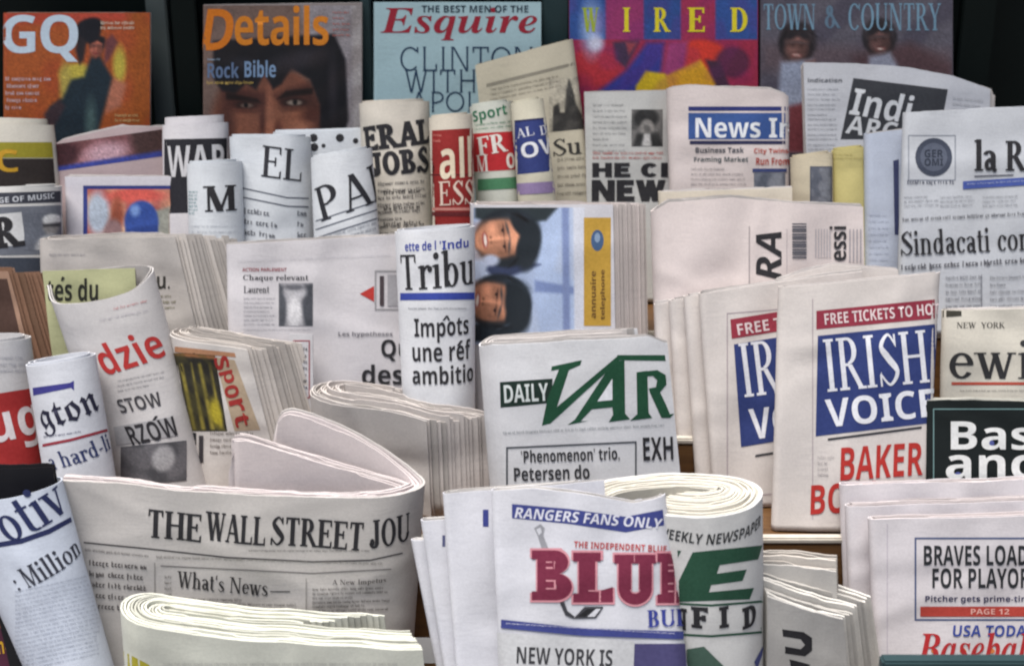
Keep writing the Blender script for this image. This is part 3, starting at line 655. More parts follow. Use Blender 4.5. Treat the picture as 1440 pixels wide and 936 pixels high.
p.paint(801, -4, 1065, 150, (156, 44, 70), [('p', [(795, -10), (852, -10), (852, 56), (795, 56)], BL, 2), ('p', [(852, -10), (905, -10), (905, 56), (852, 56)], MG, 2), ('p', [(905, -10), (958, -10), (958, 56), (905, 56)], (46, 76, 138), 2),
    ('p', [(958, -10), (1006, -10), (1006, 56), (958, 56)], (156, 46, 80), 2), ('p', [(1006, -10), (1070, -10), (1070, 56), (1006, 56)], BL, 2),
    ('e', 832, 96, 40, 26, (178, 48, 58), 8), ('p', [(840, 130), (880, 100), (910, 60), (934, 60), (930, 100), (900, 140), (840, 150)], (54, 58, 140), 8), ('p', [(862, 60), (900, 56), (880, 96), (866, 84)], (66, 48, 74), 6), ('p', [(880, 60), (896, 60), (884, 78)], (150, 66, 76), 4),
    ('e', 985, 78, 36, 22, (206, 58, 44), 6), ('p', [(940, 60), (968, 58), (960, 110), (930, 110)], (150, 60, 110), 8), ('p', [(930, 110), (985, 84), (1012, 122), (940, 140)], (216, 160, 40), 5), ('p', [(894, 122), (908, 100), (936, 104), (942, 130), (894, 140)], (206, 176, 36), 4),
    ('e', 1030, 88, 24, 22, (92, 40, 66), 7), ('p', [(992, 84), (1012, 86), (1030, 130), (1010, 130)], (70, 44, 62), 5), ('e', 832, 40, 14, 34, (156, 178, 216), 16), ('e', 838, 62, 10, 10, (206, 206, 226), 10), ('n', (120, 40, 120), .2, 16)], part='cover_picture', noise=.05)  # pale ellipses over the first square are plastic glare, painted into the cover
for ch, x in (('W', 830), ('I', 881), ('R', 931), ('E', 979), ('D', 1039)): p.text(ch, x, 28, 24 if ch != 'I' else 10, 34, (222, 206, 40) if ch != 'W' else (160, 176, 60), 'bserif', 'masthead_letter')
p.done()
p = magazine('dim mauve magazine with pale blue serif capitals over two women in white', (1069, -8, 1340, -8, 1340, 260, 1069, 260), tint=(92, 86, 96))
p.paint(1070, -6, 1339, 215, (92, 88, 98), [('n', (70, 66, 80), .6, 20), ('p', [(1070, 60), (1340, 70), (1340, 100), (1070, 100)], (98, 84, 90), 20), ('p', [(1200, 80), (1280, 60), (1340, 90), (1340, 215), (1200, 215)], (84, 62, 66), 16),
    *head(1121, 64, 23, 4, (118, 84, 78), (40, 35, 38), hs=1.3, soft=2.4), ('p', [(1098, 88), (1142, 84), (1146, 120), (1146, 215), (1092, 215), (1094, 140)], (150, 158, 178), 8), ('p', [(1132, 86), (1146, 84), (1150, 215), (1138, 215)], (128, 94, 88), 6), ('p', [(1108, 150), (1150, 140), (1150, 215), (1106, 215)], (120, 60, 66), 8),
    *head(1237, 56, 21, -6, (106, 76, 72), (36, 32, 35), hs=1.3, soft=2.4), ('p', [(1222, 80), (1252, 74), (1262, 92), (1262, 130), (1218, 130)], (150, 152, 168), 8)], part='cover_picture', noise=.06)
p.text('TOWN', 1110, 24, 72, 36, (116, 150, 172), 'serif', 'masthead'); p.text('&', 1171, 24, 22, 32, (96, 120, 140), 'serif', 'masthead'); p.text('COUNTRY', 1258, 24, 130, 38, (116, 150, 172), 'serif', 'masthead')
p.done()

# ------------------------------------------------------------------ upper row, left to right
def roll(label, quad, row, ratio=.5, turns=2.3, pitch=6, **k):
    k.setdefault('jag', 1.2); k.setdefault('leaves', 1); nm = k.pop('name', 'rolled_newspaper')
    return Paper(nm, label, quad, row, prof=('roll', ratio, turns, pitch), **k)
def fold(label, quad, row, spine='L', T=18, leaves=5, curl=None, **k):
    nm = k.pop('name', 'folded_newspaper')
    return Paper(nm, label, quad, row, prof=('fold', spine, T, curl) if curl else ('fold', spine, T), leaves=leaves, **k)
CW = (222, 226, 232)   # the cool white stock
p = roll('cream-topped roll with gold block letters at far left of the upper row', (-76, 172, 75, 176, 88, 300, -76, 300), 'U', .5, 2.6, 8, dy=.055, tint=(226, 220, 208), core=8)
p.poly([(-60, 200), (73, 200), (75, 222), (-60, 222)], (150, 140, 40)); p.poly([(-60, 223), (75, 223), (80, 290), (-60, 290)], (44, 36, 34))
p.text('C', 10, 226, 26, 32, (196, 150, 40), 'sans', 'masthead'); p.text('U', -24, 226, 26, 32, (196, 150, 40), 'sans', 'masthead')
p.done()
p = fold('glossy paper bent over with a brown and pink picture', (52, 205, 232, 176, 232, 300, 52, 300), 'U', None, 14, 4, dy=.065, tint=(196, 176, 178), bow=14, top=[(0, 10), (40, -2), (120, -6), (180, 4)], name='glossy_supplement', cat='supplement', rough=.4)
p.paint(56, 206, 228, 244, (110, 70, 72), [('n', (150, 104, 110), .7, 14), ('e', 86, 222, 26, 18, (60, 34, 38), 10), ('e', 150, 228, 30, 14, (186, 150, 160), 12), ('p', [(176, 190), (232, 186), (232, 250), (196, 250)], (70, 50, 48), 12), ('p', [(50, 238), (236, 236), (236, 250), (50, 250)], (56, 66, 140), 4)], noise=.08, rough=.4, sl=-.14)
p.done()
p = roll('small white-topped roll with a black banner and grey letters WAR', (229, 176, 321, 172, 326, 290, 230, 290), 'U', .75, 2.4, dy=.04, tint=(226, 222, 226), core=10)
p.rect(231, 196, 319, 300, (34, 33, 40), sl=-.02); p.text('WAR', 276, 226, 84, 44, (206, 204, 206), 'sans', 'masthead')
p.done()
p = roll('blue-white paper top printed with round black dots, behind the two blue-white rolls', (384, 186, 528, 182, 528, 300, 384, 300), 'U', .35, 2.0, dy=.058, tint=CW)
for x, y, r in ((425, 196, 3), (441, 194, 6), (478, 194, 6), (442, 207, 6), (455, 205, 3), (500, 198, 4)): p.poly([(x + r * math.cos(a * .785), y + r * math.sin(a * .785)) for a in range(8)], K, 'masthead', cut=False)
p.done()
p = roll('tall cream-topped roll with heavy black letters ERAL and JOBS', (505, 146, 604, 142, 610, 340, 515, 340), 'U', .8, 2.6, 8, dy=.045, tint=(222, 214, 202))
p.text('ERAL', 558, 190, 106, 35, K, 'slab', 'masthead', rot=-5); p.text('JOBS', 563, 228, 92, 38, K, 'slab', 'headline', rot=-4)
p.lines(532, 256, 600, 340, 10, (98, 94, 92), sl=-.06); 
for i in range(3): p.lines(540, 268 + i * 22, 594, 276 + i * 22, 9, (52, 50, 50), 'subheading', sl=-.06, hh=.65, wmin=8)
p.done()
p = roll('thin red roll with cream letters all above ESS', (603, 166, 664, 160, 669, 345, 609, 345), 'U', .85, 2.6, 7, dy=.0, tint=(226, 216, 200))
p.poly([(601, 184), (601, 322), (672, 318), (668, 180)], (140, 34, 32), cut=True); p.text('all', 642, 222, 48, 58, (222, 206, 180), 'sans', 'masthead'); p.lines(610, 188, 628, 206, 8, (190, 110, 100), 'subheading')
p.rect(606, 245, 668, 247, (90, 20, 24), 'rule'); p.text('ESS', 643, 271, 52, 34, (224, 200, 184), 'serif', 'headline'); p.rect(608, 292, 668, 296, (196, 130, 120), 'rule'); p.rect(608, 298, 668, 304, (96, 28, 32), 'rule')
p.done()
p = roll('thin roll with green top lettering and red letters FR', (660, 150, 720, 142, 734, 300, 670, 300), 'U', .85, 2.6, 7, dy=.045, tint=(218, 220, 210))
p.text('Sport', 688, 161, 52, 20, (52, 112, 82), 'sans', 'masthead', rot=-6); p.lines(668, 174, 718, 186, 6, (80, 130, 104), 'subheading', sl=-.1)
p.rect(666, 188, 727, 242, (184, 40, 46), sl=-.06); p.text('FR', 692, 203, 42, 26, (230, 224, 216), 'bserif', 'headline', rot=-4); p.text('M', 678, 230, 18, 24, (226, 218, 210), 'serif', 'headline'); p.text('o', 718, 226, 14, 22, (226, 218, 210), 'sans', 'headline')
p.rect(672, 252, 730, 268, (74, 128, 92), sl=-.06)
p.done()
p = roll('thin cream-topped blue roll with white letters AL D and OV', (718, 146, 764, 138, 784, 300, 730, 300), 'U', .85, 2.6, 7, dy=.015, tint=(222, 216, 196))
p.poly([(717, 173), (722, 246), (780, 240), (768, 166)], (46, 58, 116)); p.rect(719, 170, 769, 173, (30, 34, 80), 'rule', sl=-.1)
p.text('AL', 738, 186, 24, 13, (214, 214, 222), 'serif', 'masthead', rot=-5); p.text('D', 764, 183, 12, 13, (214, 214, 222), 'serif', 'masthead', rot=-5); p.text('OV', 757, 208, 46, 22, (222, 222, 226), 'sans', 'headline', rot=-5)
p.rect(727, 258, 783, 274, (150, 130, 170), sl=-.06)
p.done()
p = fold('beige broadsheet with a slanting top and a skyline picture, behind the thin rolls', (668, 92, 806, 54, 838, 300, 690, 300), 'U', 'R', 22, 5, dy=.085, tint=(206, 198, 178), inner=(190, 180, 160), crumple=1.4, bow=8)
p.poly([(684, 118), (684, 123), (808, 92), (806, 88)], (140, 134, 120), 'rule'); p.lines(690, 124, 790, 142, 7, (150, 142, 128), sl=-.2)
p.paint(772, 112, 822, 186, (186, 178, 160), [('p', [(776, 186), (778, 150), (786, 146), (788, 160), (794, 160), (796, 130), (800, 112), (806, 130), (810, 150), (820, 170), (824, 192), (776, 192)], (56, 54, 52), 2), ('n', (110, 106, 98), .3, 6)], sl=-.1)
p.text('Su', 797, 206, 40, 24, (50, 48, 46), 'serif', 'headline', rot=-6)
for i in range(5): p.lines(784, 222 + i * 12, 826, 228 + i * 12, 9, (120, 114, 104), sl=-.06)
p.done()
p = fold('grey tabloid with a small black picture over wide heavy black capitals', (822, 130, 944, 128, 944, 310, 826, 310), 'U', None, 16, 4, dy=.075, tint=(206, 206, 204), bow=8)
p.lines(834, 146, 882, 214, 8, (150, 150, 150), hh=.4); p.paint(888, 154, 932, 206, (120, 118, 116), [('e', 908, 166, 18, 14, (40, 40, 40), 6), ('e', 910, 180, 10, 12, (150, 146, 142), 4), ('p', [(888, 210), (896, 188), (926, 188), (936, 210)], (46, 46, 46), 5), ('n', (60, 60, 60), .5, 6), ('p', [(906, 188), (914, 188), (916, 206), (902, 206)], (200, 198, 196), 3)])
p.lines(834, 213, 934, 226, 6.5, (178, 96, 92), 'subheading', hh=.6); p.text('HE CI', 886, 239, 106, 20, K, 'block', 'headline'); p.text('NEW', 884, 268, 104, 30, K, 'block', 'headline')
p.done()
p = fold('pinkish tabloid with white letters on a blue banner in the upper row', (938, 122, 1112, 126, 1112, 320, 944, 320), 'U', 'L', 22, 6, curl=(16, 85), dy=.035, tint=(226, 214, 212), bow=4, top=[(0, 2), (30, -2), (140, 0), (174, 10)])
p.rect(968, 150, 1108, 156, (40, 48, 110)); p.rect(968, 159, 1110, 196, (54, 84, 144)); p.text('News In', 1046, 180, 136, 28, (226, 228, 232), 'sans', 'masthead'); p.rect(970, 198, 1110, 203, (40, 42, 76))
p.text('Business Task', 1012, 211, 68, 8, (66, 70, 80), 'sans', 'subheading'); p.text('Framing Market', 1014, 225, 76, 9, (66, 80, 84), 'sans', 'subheading')
p.text('City Twins', 1084, 213, 48, 9, (176, 62, 44), 'sans', 'subheading'); p.text('Run From', 1086, 227, 46, 10, (170, 56, 40), 'sans', 'subheading')
p.lines(972, 236, 1050, 276, 7, (150, 144, 146), hh=.4); p.rect(1058, 237, 1106, 242, (56, 68, 116)); p.paint(1060, 243, 1104, 280, (126, 130, 140), [('n', (70, 76, 90), .7, 8)])
p.done()
p = fold('grey newspaper tilted right with white letters in a dark square', (1130, 88, 1392, 112, 1392, 320, 1136, 320), 'U', None, 20, 7, dy=.06, tint=(200, 202, 210), fan=(2, 1), bow=10, top=[(0, 0), (60, -4), (140, -6), (200, 0), (262, 16)])
p.poly([(1200, 110), (1182, 196), (1320, 196), (1333, 126)], (50, 52, 58)); p.text('Indi', 1240, 148, 84, 40, (206, 208, 212), 'sans', 'masthead', rot=9, skew=.1); p.text('ARC', 1226, 180, 70, 26, (200, 202, 206), 'sans', 'masthead', rot=9, skew=.1)
p.text('indication', 1160, 113, 48, 6, (80, 82, 90), 'sans', 'subheading'); p.lines(1136, 124, 1182, 142, 7, (150, 152, 160), hh=.4)
for i in range(5): p.lines(1136, 146 + i * 14, 1178, 156 + i * 14, 6, (140, 142, 150), hh=.4)
p.lines(1340, 136, 1384, 200, 8, (160, 162, 168), hh=.4, sl=.1)
p.done()
# front half of the upper row
p = roll('small dark-banded roll with a black letter R and a man in a cap', (-46, 266, 86, 262, 88, 420, -40, 420), 'U', .7, 2.5, 8, dy=-.01, tint=(226, 224, 222))
p.rect(-30, 272, 86, 288, (56, 58, 68), sl=-.03); p.text('AGE OF MUSIC', 34, 279, 80, 8, (196, 198, 204), 'sans', 'subheading', rot=-3); p.rect(-30, 292, 87, 360, (112, 116, 126), sl=-.03); p.poly([(-30, 304), (-30, 350), (36, 344), (30, 298)], (214, 214, 214)); p.text('R', 10, 326, 40, 44, K, 'slab', 'masthead', rot=-6)
p.paint(34, 300, 86, 352, (104, 108, 118), [('e', 72, 318, 12, 14, (150, 146, 144), 4), ('e', 73, 310, 13, 8, (222, 222, 222), 3), ('p', [(60, 316), (86, 314), (84, 320), (60, 320)], (60, 60, 64), 3), ('e', 72, 350, 22, 20, (190, 190, 192), 5)], sl=-.03)
p.rect(-30, 362, 88, 420, (60, 66, 78))
p.done()
p = fold('lavender-edged tabloid with a colour picture of a ball player in a blue helmet', (88, 248, 262, 246, 262, 400, 92, 400), 'U', 'L', 18, 5, dy=.015, tint=(222, 218, 226), top=[(0, 0), (170, 2)])
p.rect(117, 261, 240, 266, (44, 54, 120), 'rule'); p.rect(117, 266, 123, 360, (50, 62, 130), 'rule')
p.paint(123, 266, 240, 350, (186, 124, 104), [('n', (206, 150, 120), .7, 12), ('n', (160, 60, 70), .5, 10), ('e', 138, 300, 16, 30, (176, 186, 200), 8), ('e', 190, 275, 40, 10, (206, 90, 80), 6), ('e', 165, 300, 8, 24, (150, 80, 60), 5), ('e', 160, 330, 14, 22, (140, 110, 110), 5), ('p', [(205, 300), (240, 290), (240, 350), (214, 350)], (150, 150, 140), 5), ('e', 178, 330, 6, 20, (206, 170, 140), 4),
   ('e', 199, 312, 24, 30, (52, 78, 150), 3), ('e', 190, 296, 7, 8, (120, 150, 206), 6), ('p', [(176, 322), (222, 316), (224, 352), (180, 352)], (44, 66, 132), 3), ('e', 186, 336, 5, 9, (190, 180, 190), 3)], noise=.05)
p.lines(242, 262, 256, 300, 7, (150, 110, 110))
p.done()
p = roll('blue-white roll with a black slab letter M and a teal stamp', (263, 230, 340, 226, 346, 400, 268, 400), 'U', .8, 2.5, 7, dy=-.025, tint=CW)
p.text('M', 310, 279, 46, 36, K, 'bserif', 'masthead'); p.lines(266, 268, 280, 304, 5, (96, 140, 144), 'stamp', hh=.6); p.lines(270, 316, 336, 340, 8, (190, 194, 200), hh=.35)
p.done()
p = roll('blue-white roll with serif letters EL above tilted headlines', (323, 192, 437, 192, 442, 400, 334, 400), 'U', .7, 2.5, 7, dy=.01, tint=CW)
p.text('EL', 397, 230, 56, 44, (44, 44, 50), 'serif', 'masthead', rot=8, skew=-.05)
for x0, y0, x1, y1 in ((334, 262, 434, 280), (340, 276, 434, 292)): p.poly([(x0, y0), (x0, y0 + 2), (x1 - 30, y1 - 1), (x1, y1), (x1, y1 - 2), (x1 - 30, y1 - 3)], (96, 100, 110), 'rule')
for i in range(4): p.lines(344, 292 + i * 15, 396, 300 + i * 15, 9, (86, 88, 96), 'headline', sl=.13, hh=.8); p.lines(418, 296 + i * 15, 434, 304 + i * 15, 9, (100, 104, 112), 'headline', sl=.05, hh=.8)
p.done()
p = roll('blue-white roll with serif letters PA above rising rules', (437, 222, 523, 208, 540, 400, 444, 400), 'U', .8, 2.6, 7, dy=-.035, tint=(228, 231, 236))
p.text('PAI', 492, 272, 100, 50, (40, 40, 46), 'serif', 'masthead', rot=-14)
for k in range(3): p.poly([(444, 310 + k * 12), (444, 312 + k * 12), (480, 300 + k * 12), (530, 284 + k * 12), (530, 282 + k * 12), (480, 298 + k * 12)], (104, 108, 118), 'rule')
p.lines(448, 334, 530, 350, 8, (150, 154, 162), sl=-.3)
p.done()
p = roll('narrow cream-coloured roll beside the yellowish one', (1111, 222, 1170, 214, 1172, 340, 1114, 340), 'U', .7, 2.6, 6, dy=.0, tint=(214, 202, 178))
p.paint(1141, 236, 1168, 290, (120, 122, 130), [('n', (80, 84, 96), .7, 6)]); p.frame(1139, 234, 1170, 292, 2, (80, 84, 100))
p.done()
p = roll('narrow yellowish roll against the bluish folded paper', (1169, 212, 1217, 206, 1221, 340, 1171, 340), 'U', .7, 2.6, 6, dy=.002, tint=(206, 194, 132)); p.lines(1172, 216, 1214, 226, 5, (170, 158, 100)); p.done()
p = fold('narrow bluish-grey folded paper with a dark stripe, left of the large grey broadsheet', (1217, 188, 1300, 178, 1300, 420, 1219, 420), 'U', 'L', 20, 5, dy=-.02, tint=(196, 204, 222))
p.poly([(1256, 226), (1258, 330), (1264, 330), (1264, 224)], (58, 64, 100)); p.lines(1222, 300, 1250, 400, 9, (176, 182, 198), hh=.4)
p.done()
p = fold('large grey broadsheet with a round dark emblem and headline Sindacati con', (1272, 158, 1520, 148, 1520, 450, 1262, 450), 'U', 'L', 16, 5, dy=-.055, tint=(206, 209, 216), inner=(200, 202, 208), bow=6)
p.frame(1277, 190, 1344, 254, 1.5, (140, 144, 154)); p.poly([(1313 + 26 * math.cos(a * .26), 221 + 27 * math.sin(a * .26)) for a in range(24)], (64, 70, 86), 'emblem', cut=False)
p.poly([(1313 + 19 * math.cos(a * .26), 221 + 20 * math.sin(a * .26)) for a in range(24)], (88, 94, 110), 'emblem', cut=False)
p.text('GER', 1313, 216, 26, 11, (44, 50, 64), 'sans', 'emblem'); p.text('OMI', 1313, 228, 26, 10, (44, 50, 64), 'sans', 'emblem')
p.lines(1276, 253, 1344, 262, 8, (70, 74, 92), 'emblem', hh=.7); p.text('la Re', 1416, 219, 92, 46, K, 'bserif', 'masthead'); p.poly([(1370, 247), (1370, 249), (1425, 247), (1425, 245)], (100, 100, 110), 'rule'); p.poly([(1354, 255), (1354, 266), (1450, 260), (1450, 249)], (70, 88, 160)); p.lines(1360, 257, 1448, 263, 6, (160, 170, 206), 'subheading', sl=-.06)
for i in range(4): p.lines(1272 + i * 60 - (i > 0) * 10, 276, 1322 + i * 60 - (i > 0) * 10, 296, 6, (130, 132, 140), hh=.45, sl=-.04)
p.lines(1270, 306, 1450, 313, 8, (84, 86, 94), 'subheading', hh=.6, sl=-.05)
p.text('Sindacati con', 1358, 338, 182, 36, K, 'serif', 'headline', rot=-2.5); p.lines(1268, 372, 1450, 382, 9, (70, 70, 78), 'subheading', hh=.8, sl=-.06, ind=0)
for i in range(3):
    for k in range(5): p.lines(1268 + i * 62 + 40 * (i > 5), 388 + k * 10, 1320 + i * 62, 396 + k * 10, 9, (120, 122, 130), hh=.45, sl=-.03)
p.rect(1379, 386, 1380.5, 440, (130, 132, 140), 'rule')
p.done()

# ------------------------------------------------------------------ middle row
p = fold('grey-shaded newspaper with its page ends fanned out at right, left of the large white one', (47, 338, 246, 334, 290, 520, 52, 520), 'M', 'L', 60, 17, dy=.02, thick=1.7, fan=(4.4, .4), tint=(196, 190, 186), inner=(204, 197, 192), bow=-20, crumple=1.2, jag=3.2, gap=3)
p.text('ou.', 222, 397, 34, 18, (52, 50, 46), 'sans', 'headline'); p.lines(206, 414, 250, 440, 8, (126, 122, 100)); p.lines(70, 356, 120, 366, 8, (150, 146, 150), hh=.4)
p.done()
p = fold('brown-edged bundle of pages bending to the right at the left edge', (-80, 384, 12, 382, 60, 560, -60, 560), 'M', 'L', 60, 14, dy=-.03, fan=(4.6, .8), tint=(170, 136, 116), inner=(140, 106, 86), jag=2, gap=3.6)
p.poly([(-40, 392), (-40, 520), (40, 520), (10, 392)], (74, 52, 44), 'photograph')
p.done()
p = fold('pale yellow-green paper with black bold letters standing inside the tilted roll with red letters', (60, 381, 190, 377, 200, 560, 80, 560), 'M', None, 8, 2, dy=-.04, tint=(190, 191, 150), jag=.6)
p.text('tes du', 102, 407, 72, 32, (40, 40, 34), 'sans', 'headline'); p.text("'", 88, 392, 4, 6, (40, 40, 34), 'sans', 'headline', rot=30)
p.done()
p = fold('large white newspaper with a small vase picture and a red arrow', (316, 344, 562, 330, 570, 560, 322, 560), 'M', 'L', 16, 5, dy=.0, tint=(214, 210, 214), bow=6)
p.text('ACTION PARLEMENT', 372, 379, 62, 5, (150, 80, 86), 'sans', 'subheading'); p.text('Chaque relevant', 388, 391, 92, 10, (50, 50, 56), 'serif', 'subheading'); p.text('Laurent', 361, 407, 36, 10, (50, 50, 56), 'serif', 'subheading')
p.lines(343, 418, 388, 458, 6, (160, 158, 164), hh=.4); p.lines(343, 462, 440, 466, 6, (170, 168, 172), hh=.3)
p.paint(392, 398, 440, 458, (150, 148, 152), [('p', [(392, 398), (400, 404), (404, 440), (400, 460), (392, 460)], (76, 78, 84), 4), ('p', [(428, 400), (441, 398), (441, 460), (430, 460), (424, 436)], (70, 72, 78), 5), ('e', 415, 410, 16, 12, (176, 174, 178), 5), ('e', 414, 440, 10, 22, (206, 204, 206), 6), ('e', 414, 404, 14, 4, (100, 100, 106), 3)])
p.poly([(506, 413), (526, 424), (526, 402)], (176, 50, 44), 'emblem'); p.frame(527, 380, 566, 436, 2, (150, 148, 150)); p.rect(534, 388, 540, 430, (70, 60, 64), 'emblem'); p.rect(545, 386, 560, 430, (160, 158, 162), 'emblem')
p.lines(334, 366, 550, 369, 6, (186, 184, 190), hh=.25, sl=-.04, ind=0); p.text('Les hypotheses', 514, 470, 76, 8, (110, 108, 114), 'sans', 'subheading'); p.text('Qu', 556, 492, 40, 30, K, 'sans', 'headline'); p.text('des', 538, 526, 58, 28, K, 'sans', 'headline')
p.done()
p = roll('white roll with black serif masthead and French bold headline lines', (555, 326, 668, 318, 668, 560, 566, 560), 'M', .7, 2.5, 7, dy=-.035, tint=(226, 227, 232), inner=(210, 210, 214))
p.text('ette de l', 590, 346, 46, 13, (44, 60, 150), 'sans', 'subheading'); p.text("'Indu", 640, 343, 44, 13, (44, 60, 150), 'sans', 'subheading')
p.text('Tribu', 616, 379, 116, 52, K, 'serif', 'masthead', rot=-1); p.rect(563, 412, 667, 422, (50, 66, 150), sl=-.01); p.lines(575, 432, 660, 437, 5, (120, 122, 130), 'subheading')
p.text('Impots', 622, 464, 84, 34, K, 'sans', 'headline'); p.text('une ref', 622, 494, 92, 28, K, 'sans', 'headline'); p.poly([(622, 450.5), (627, 443.5), (630, 443.5), (625, 450.5)], K, 'accent'); p.poly([(633, 450.5), (630, 443.7), (627.4, 443.9), (630, 450.5)], K, 'accent'); p.poly([(642, 486), (647, 478.5), (651, 478.5), (645.5, 486)], K, 'accent'); p.text('ambitio', 625, 527, 100, 26, K, 'sans', 'headline')
p.done()
p = fold('newspaper with a sideways picture of two smiling faces and a yellow strip', (660, 288, 862, 288, 866, 500, 664, 500), 'M', 'L', 64, 13, dy=.005, thick=2.3, fan=(4, .15), tint=(216, 214, 220), inner=(218, 207, 204), bow=3, gap=2.8, jag=2.6)
p.paint(666, 292, 822, 484, (166, 180, 208), [('n', (190, 200, 220), .5, 30), ('p', [(756, 290), (800, 290), (780, 380), (820, 400), (820, 480), (760, 480), (752, 400)], (172, 188, 218), 8), ('p', [(752, 394), (812, 404), (814, 414), (752, 410)], (120, 136, 178), 5), ('p', [(790, 290), (800, 290), (802, 484), (792, 484)], (126, 140, 180), 4), ('p', [(806, 290), (824, 290), (824, 490), (808, 490)], (206, 208, 218), 3),
    ('p', [(668, 288), (786, 290), (768, 310), (700, 318), (668, 306)], (46, 54, 58), 5), ('p', [(690, 362), (700, 356), (760, 372), (700, 396), (684, 380)], (52, 60, 88), 6), *head(708, 335, 42, 84, (204, 142, 112), (33, 38, 44), hs=1.12), ('e', 744, 345, 16, 36, (36, 42, 48), 6, 10),
    ('e', 690, 366, 12, 8, (176, 184, 206), 5), ('p', [(664, 456), (700, 452), (736, 462), (720, 480), (664, 480)], (34, 42, 50), 5), *head(697, 425, 42, 96, (202, 138, 108), (31, 36, 42), hs=1.1), ('e', 728, 432, 18, 36, (34, 40, 46), 6, -10)], noise=.03, res=1.3)
p.rect(821, 306, 859, 458, (190, 150, 60), 'advert_strip'); p.poly([(840 + 9 * math.cos(a * .4), 338 + 15 * math.sin(a * .4)) for a in range(16)], (66, 92, 128), 'advert_strip', cut=False); p.poly([(840 + 4 * math.cos(a * .4), 334 + 7 * math.sin(a * .4)) for a in range(16)], (130, 150, 176), 'advert_strip', cut=False)
p.text('annuaire', 834, 414, 66, 8, (110, 80, 40), 'sans', 'advert_strip', rot=-90); p.text('telephone', 848, 414, 70, 8, (110, 80, 40), 'sans', 'advert_strip', rot=-90)
p.done()
p = fold('pinkish-white newspaper with sideways black letters RA and a barcode, back copy', (926, 270, 1114, 264, 1114, 450, 930, 450), 'M', 'L', 18, 5, dy=.04, tint=(222, 212, 196)); p.done()
p = fold('pinkish-white newspaper with sideways black letters RA and a barcode', (916, 284, 1214, 284, 1216, 470, 922, 470), 'M', 'L', 36, 8, dy=.005, tint=(226, 214, 212), bow=6, top=[(0, 14), (24, 0), (110, -6), (200, 2), (298, 6)], crumple=1.4, jag=2.5)
p.text('RA', 1081, 360, 68, 36, K, 'ital', 'headline', rot=-90); p.rect(1053, 318, 1054.5, 405, (150, 140, 142), 'rule'); p.rect(1106, 322, 1107, 405, (180, 170, 172), 'rule')
for i in range(14): p.rect(1114, 314 + i * 3.6, 1134, 315.6 + i * 3.6 + (i % 3) * .6, (90, 90, 98), 'barcode')
p.text('essi', 1178, 342, 48, 24, K, 'sans', 'headline', rot=-90)
for i in range(6): p.rect(1146 + i * 4, 322, 1147.6 + i * 4, 362, (176, 170, 174), 'body_text')
for i in range(4): p.rect(1194 + i * 5, 322, 1195.8 + i * 5, 368, (156, 150, 156), 'body_text')
p.done()

# ------------------------------------------------------------------ lower row
RB = (160, 44, 42)
p = roll('red roll with white letters ug at the left edge', (-70, 478, 42, 474, 66, 680, -50, 680), 'L', .8, 2.5, 8, dy=.035, tint=(214, 212, 214))
p.poly([(-60, 562), (-50, 668), (64, 652), (48, 545)], (164, 42, 42)); p.text('ug', 24, 604, 66, 58, (214, 206, 208), 'sans', 'masthead', rot=-8); p.lines(-40, 500, 40, 530, 9, (180, 180, 186))
p.done()
p = roll('short roll with a blue ribbon, blackletter gton and a red line', (38, 512, 134, 498, 165, 690, 66, 690), 'L', .8, 2.7, 7, dy=-.014, tint=(226, 228, 236))
p.poly([(46, 545), (47, 556), (100, 545), (104, 549), (104, 535), (98, 538)], (60, 58, 134)); p.text('gton', 96, 582, 86, 44, (34, 34, 56), 'frak', 'masthead', rot=-13)
p.lines(62, 612, 118, 618, 6, (90, 90, 116), 'subheading', sl=-.14); p.poly([(60, 624), (60, 628), (100, 620), (152, 606), (152, 602), (100, 616)], (150, 50, 62), 'rule'); p.text('a hard-li', 112, 638, 92, 24, (52, 62, 104), 'serif', 'headline', rot=-12)
p.done()
p = Paper('rolled_newspaper', 'loosely rolled tilted newspaper with red letters dzie above grey headlines', (66, 424, 212, 416, 282, 690, 158, 690), 'L',
    prof=('custom', [(-4, -34, -20), (4, -10, 2), (40, 12, 4), (80, 16, 0), (120, 8, -10), (142, -12, -26), (142, -40, -36), (110, -58, -38), (60, -60, -36), (20, -52, -30)], 1, 5), leaves=2, dy=.035, tint=(212, 208, 208), gap=3)
p.lines(160, 432, 208, 440, 8, (196, 150, 150), 'subheading', sl=-.25); p.lines(140, 448, 210, 456, 8, (190, 186, 190), 'subheading', sl=-.22)
p.text('dzie', 181, 495, 96, 44, (176, 48, 46), 'sans', 'masthead', rot=-14)
for i in range(3): p.lines(166, 534 + i * 7, 232, 538 + i * 7, 6, (140, 138, 142), sl=-.2, hh=.4)
p.text('STOW', 196, 566, 64, 20, (64, 62, 66), 'sans', 'headline', rot=-8); p.poly([(160, 600), (164, 626), (250, 612), (240, 586)], (168, 166, 168)); p.poly([(214, 591), (218, 591), (222, 584.5), (218, 584.5)], K, 'accent'); p.text('RZOW', 214, 606, 76, 28, (44, 42, 46), 'sans', 'headline', rot=-9)
p.paint(170, 628, 262, 684, (104, 102, 106), [('n', (70, 70, 74), .8, 12), ('e', 230, 650, 16, 18, (160, 158, 160), 6)], sl=-.1)
p.done()
p = fold('folded tabloid with a black picture, yellow streaks and sideways red letters', (230, 476, 348, 492, 396, 680, 268, 680), 'L', 'L', 76, 13, dy=.05, lean=8, thick=2.2, fan=(6, -.9), tint=(220, 214, 210), inner=(210, 202, 196), bow=-4, gap=3.4, jag=3.4)
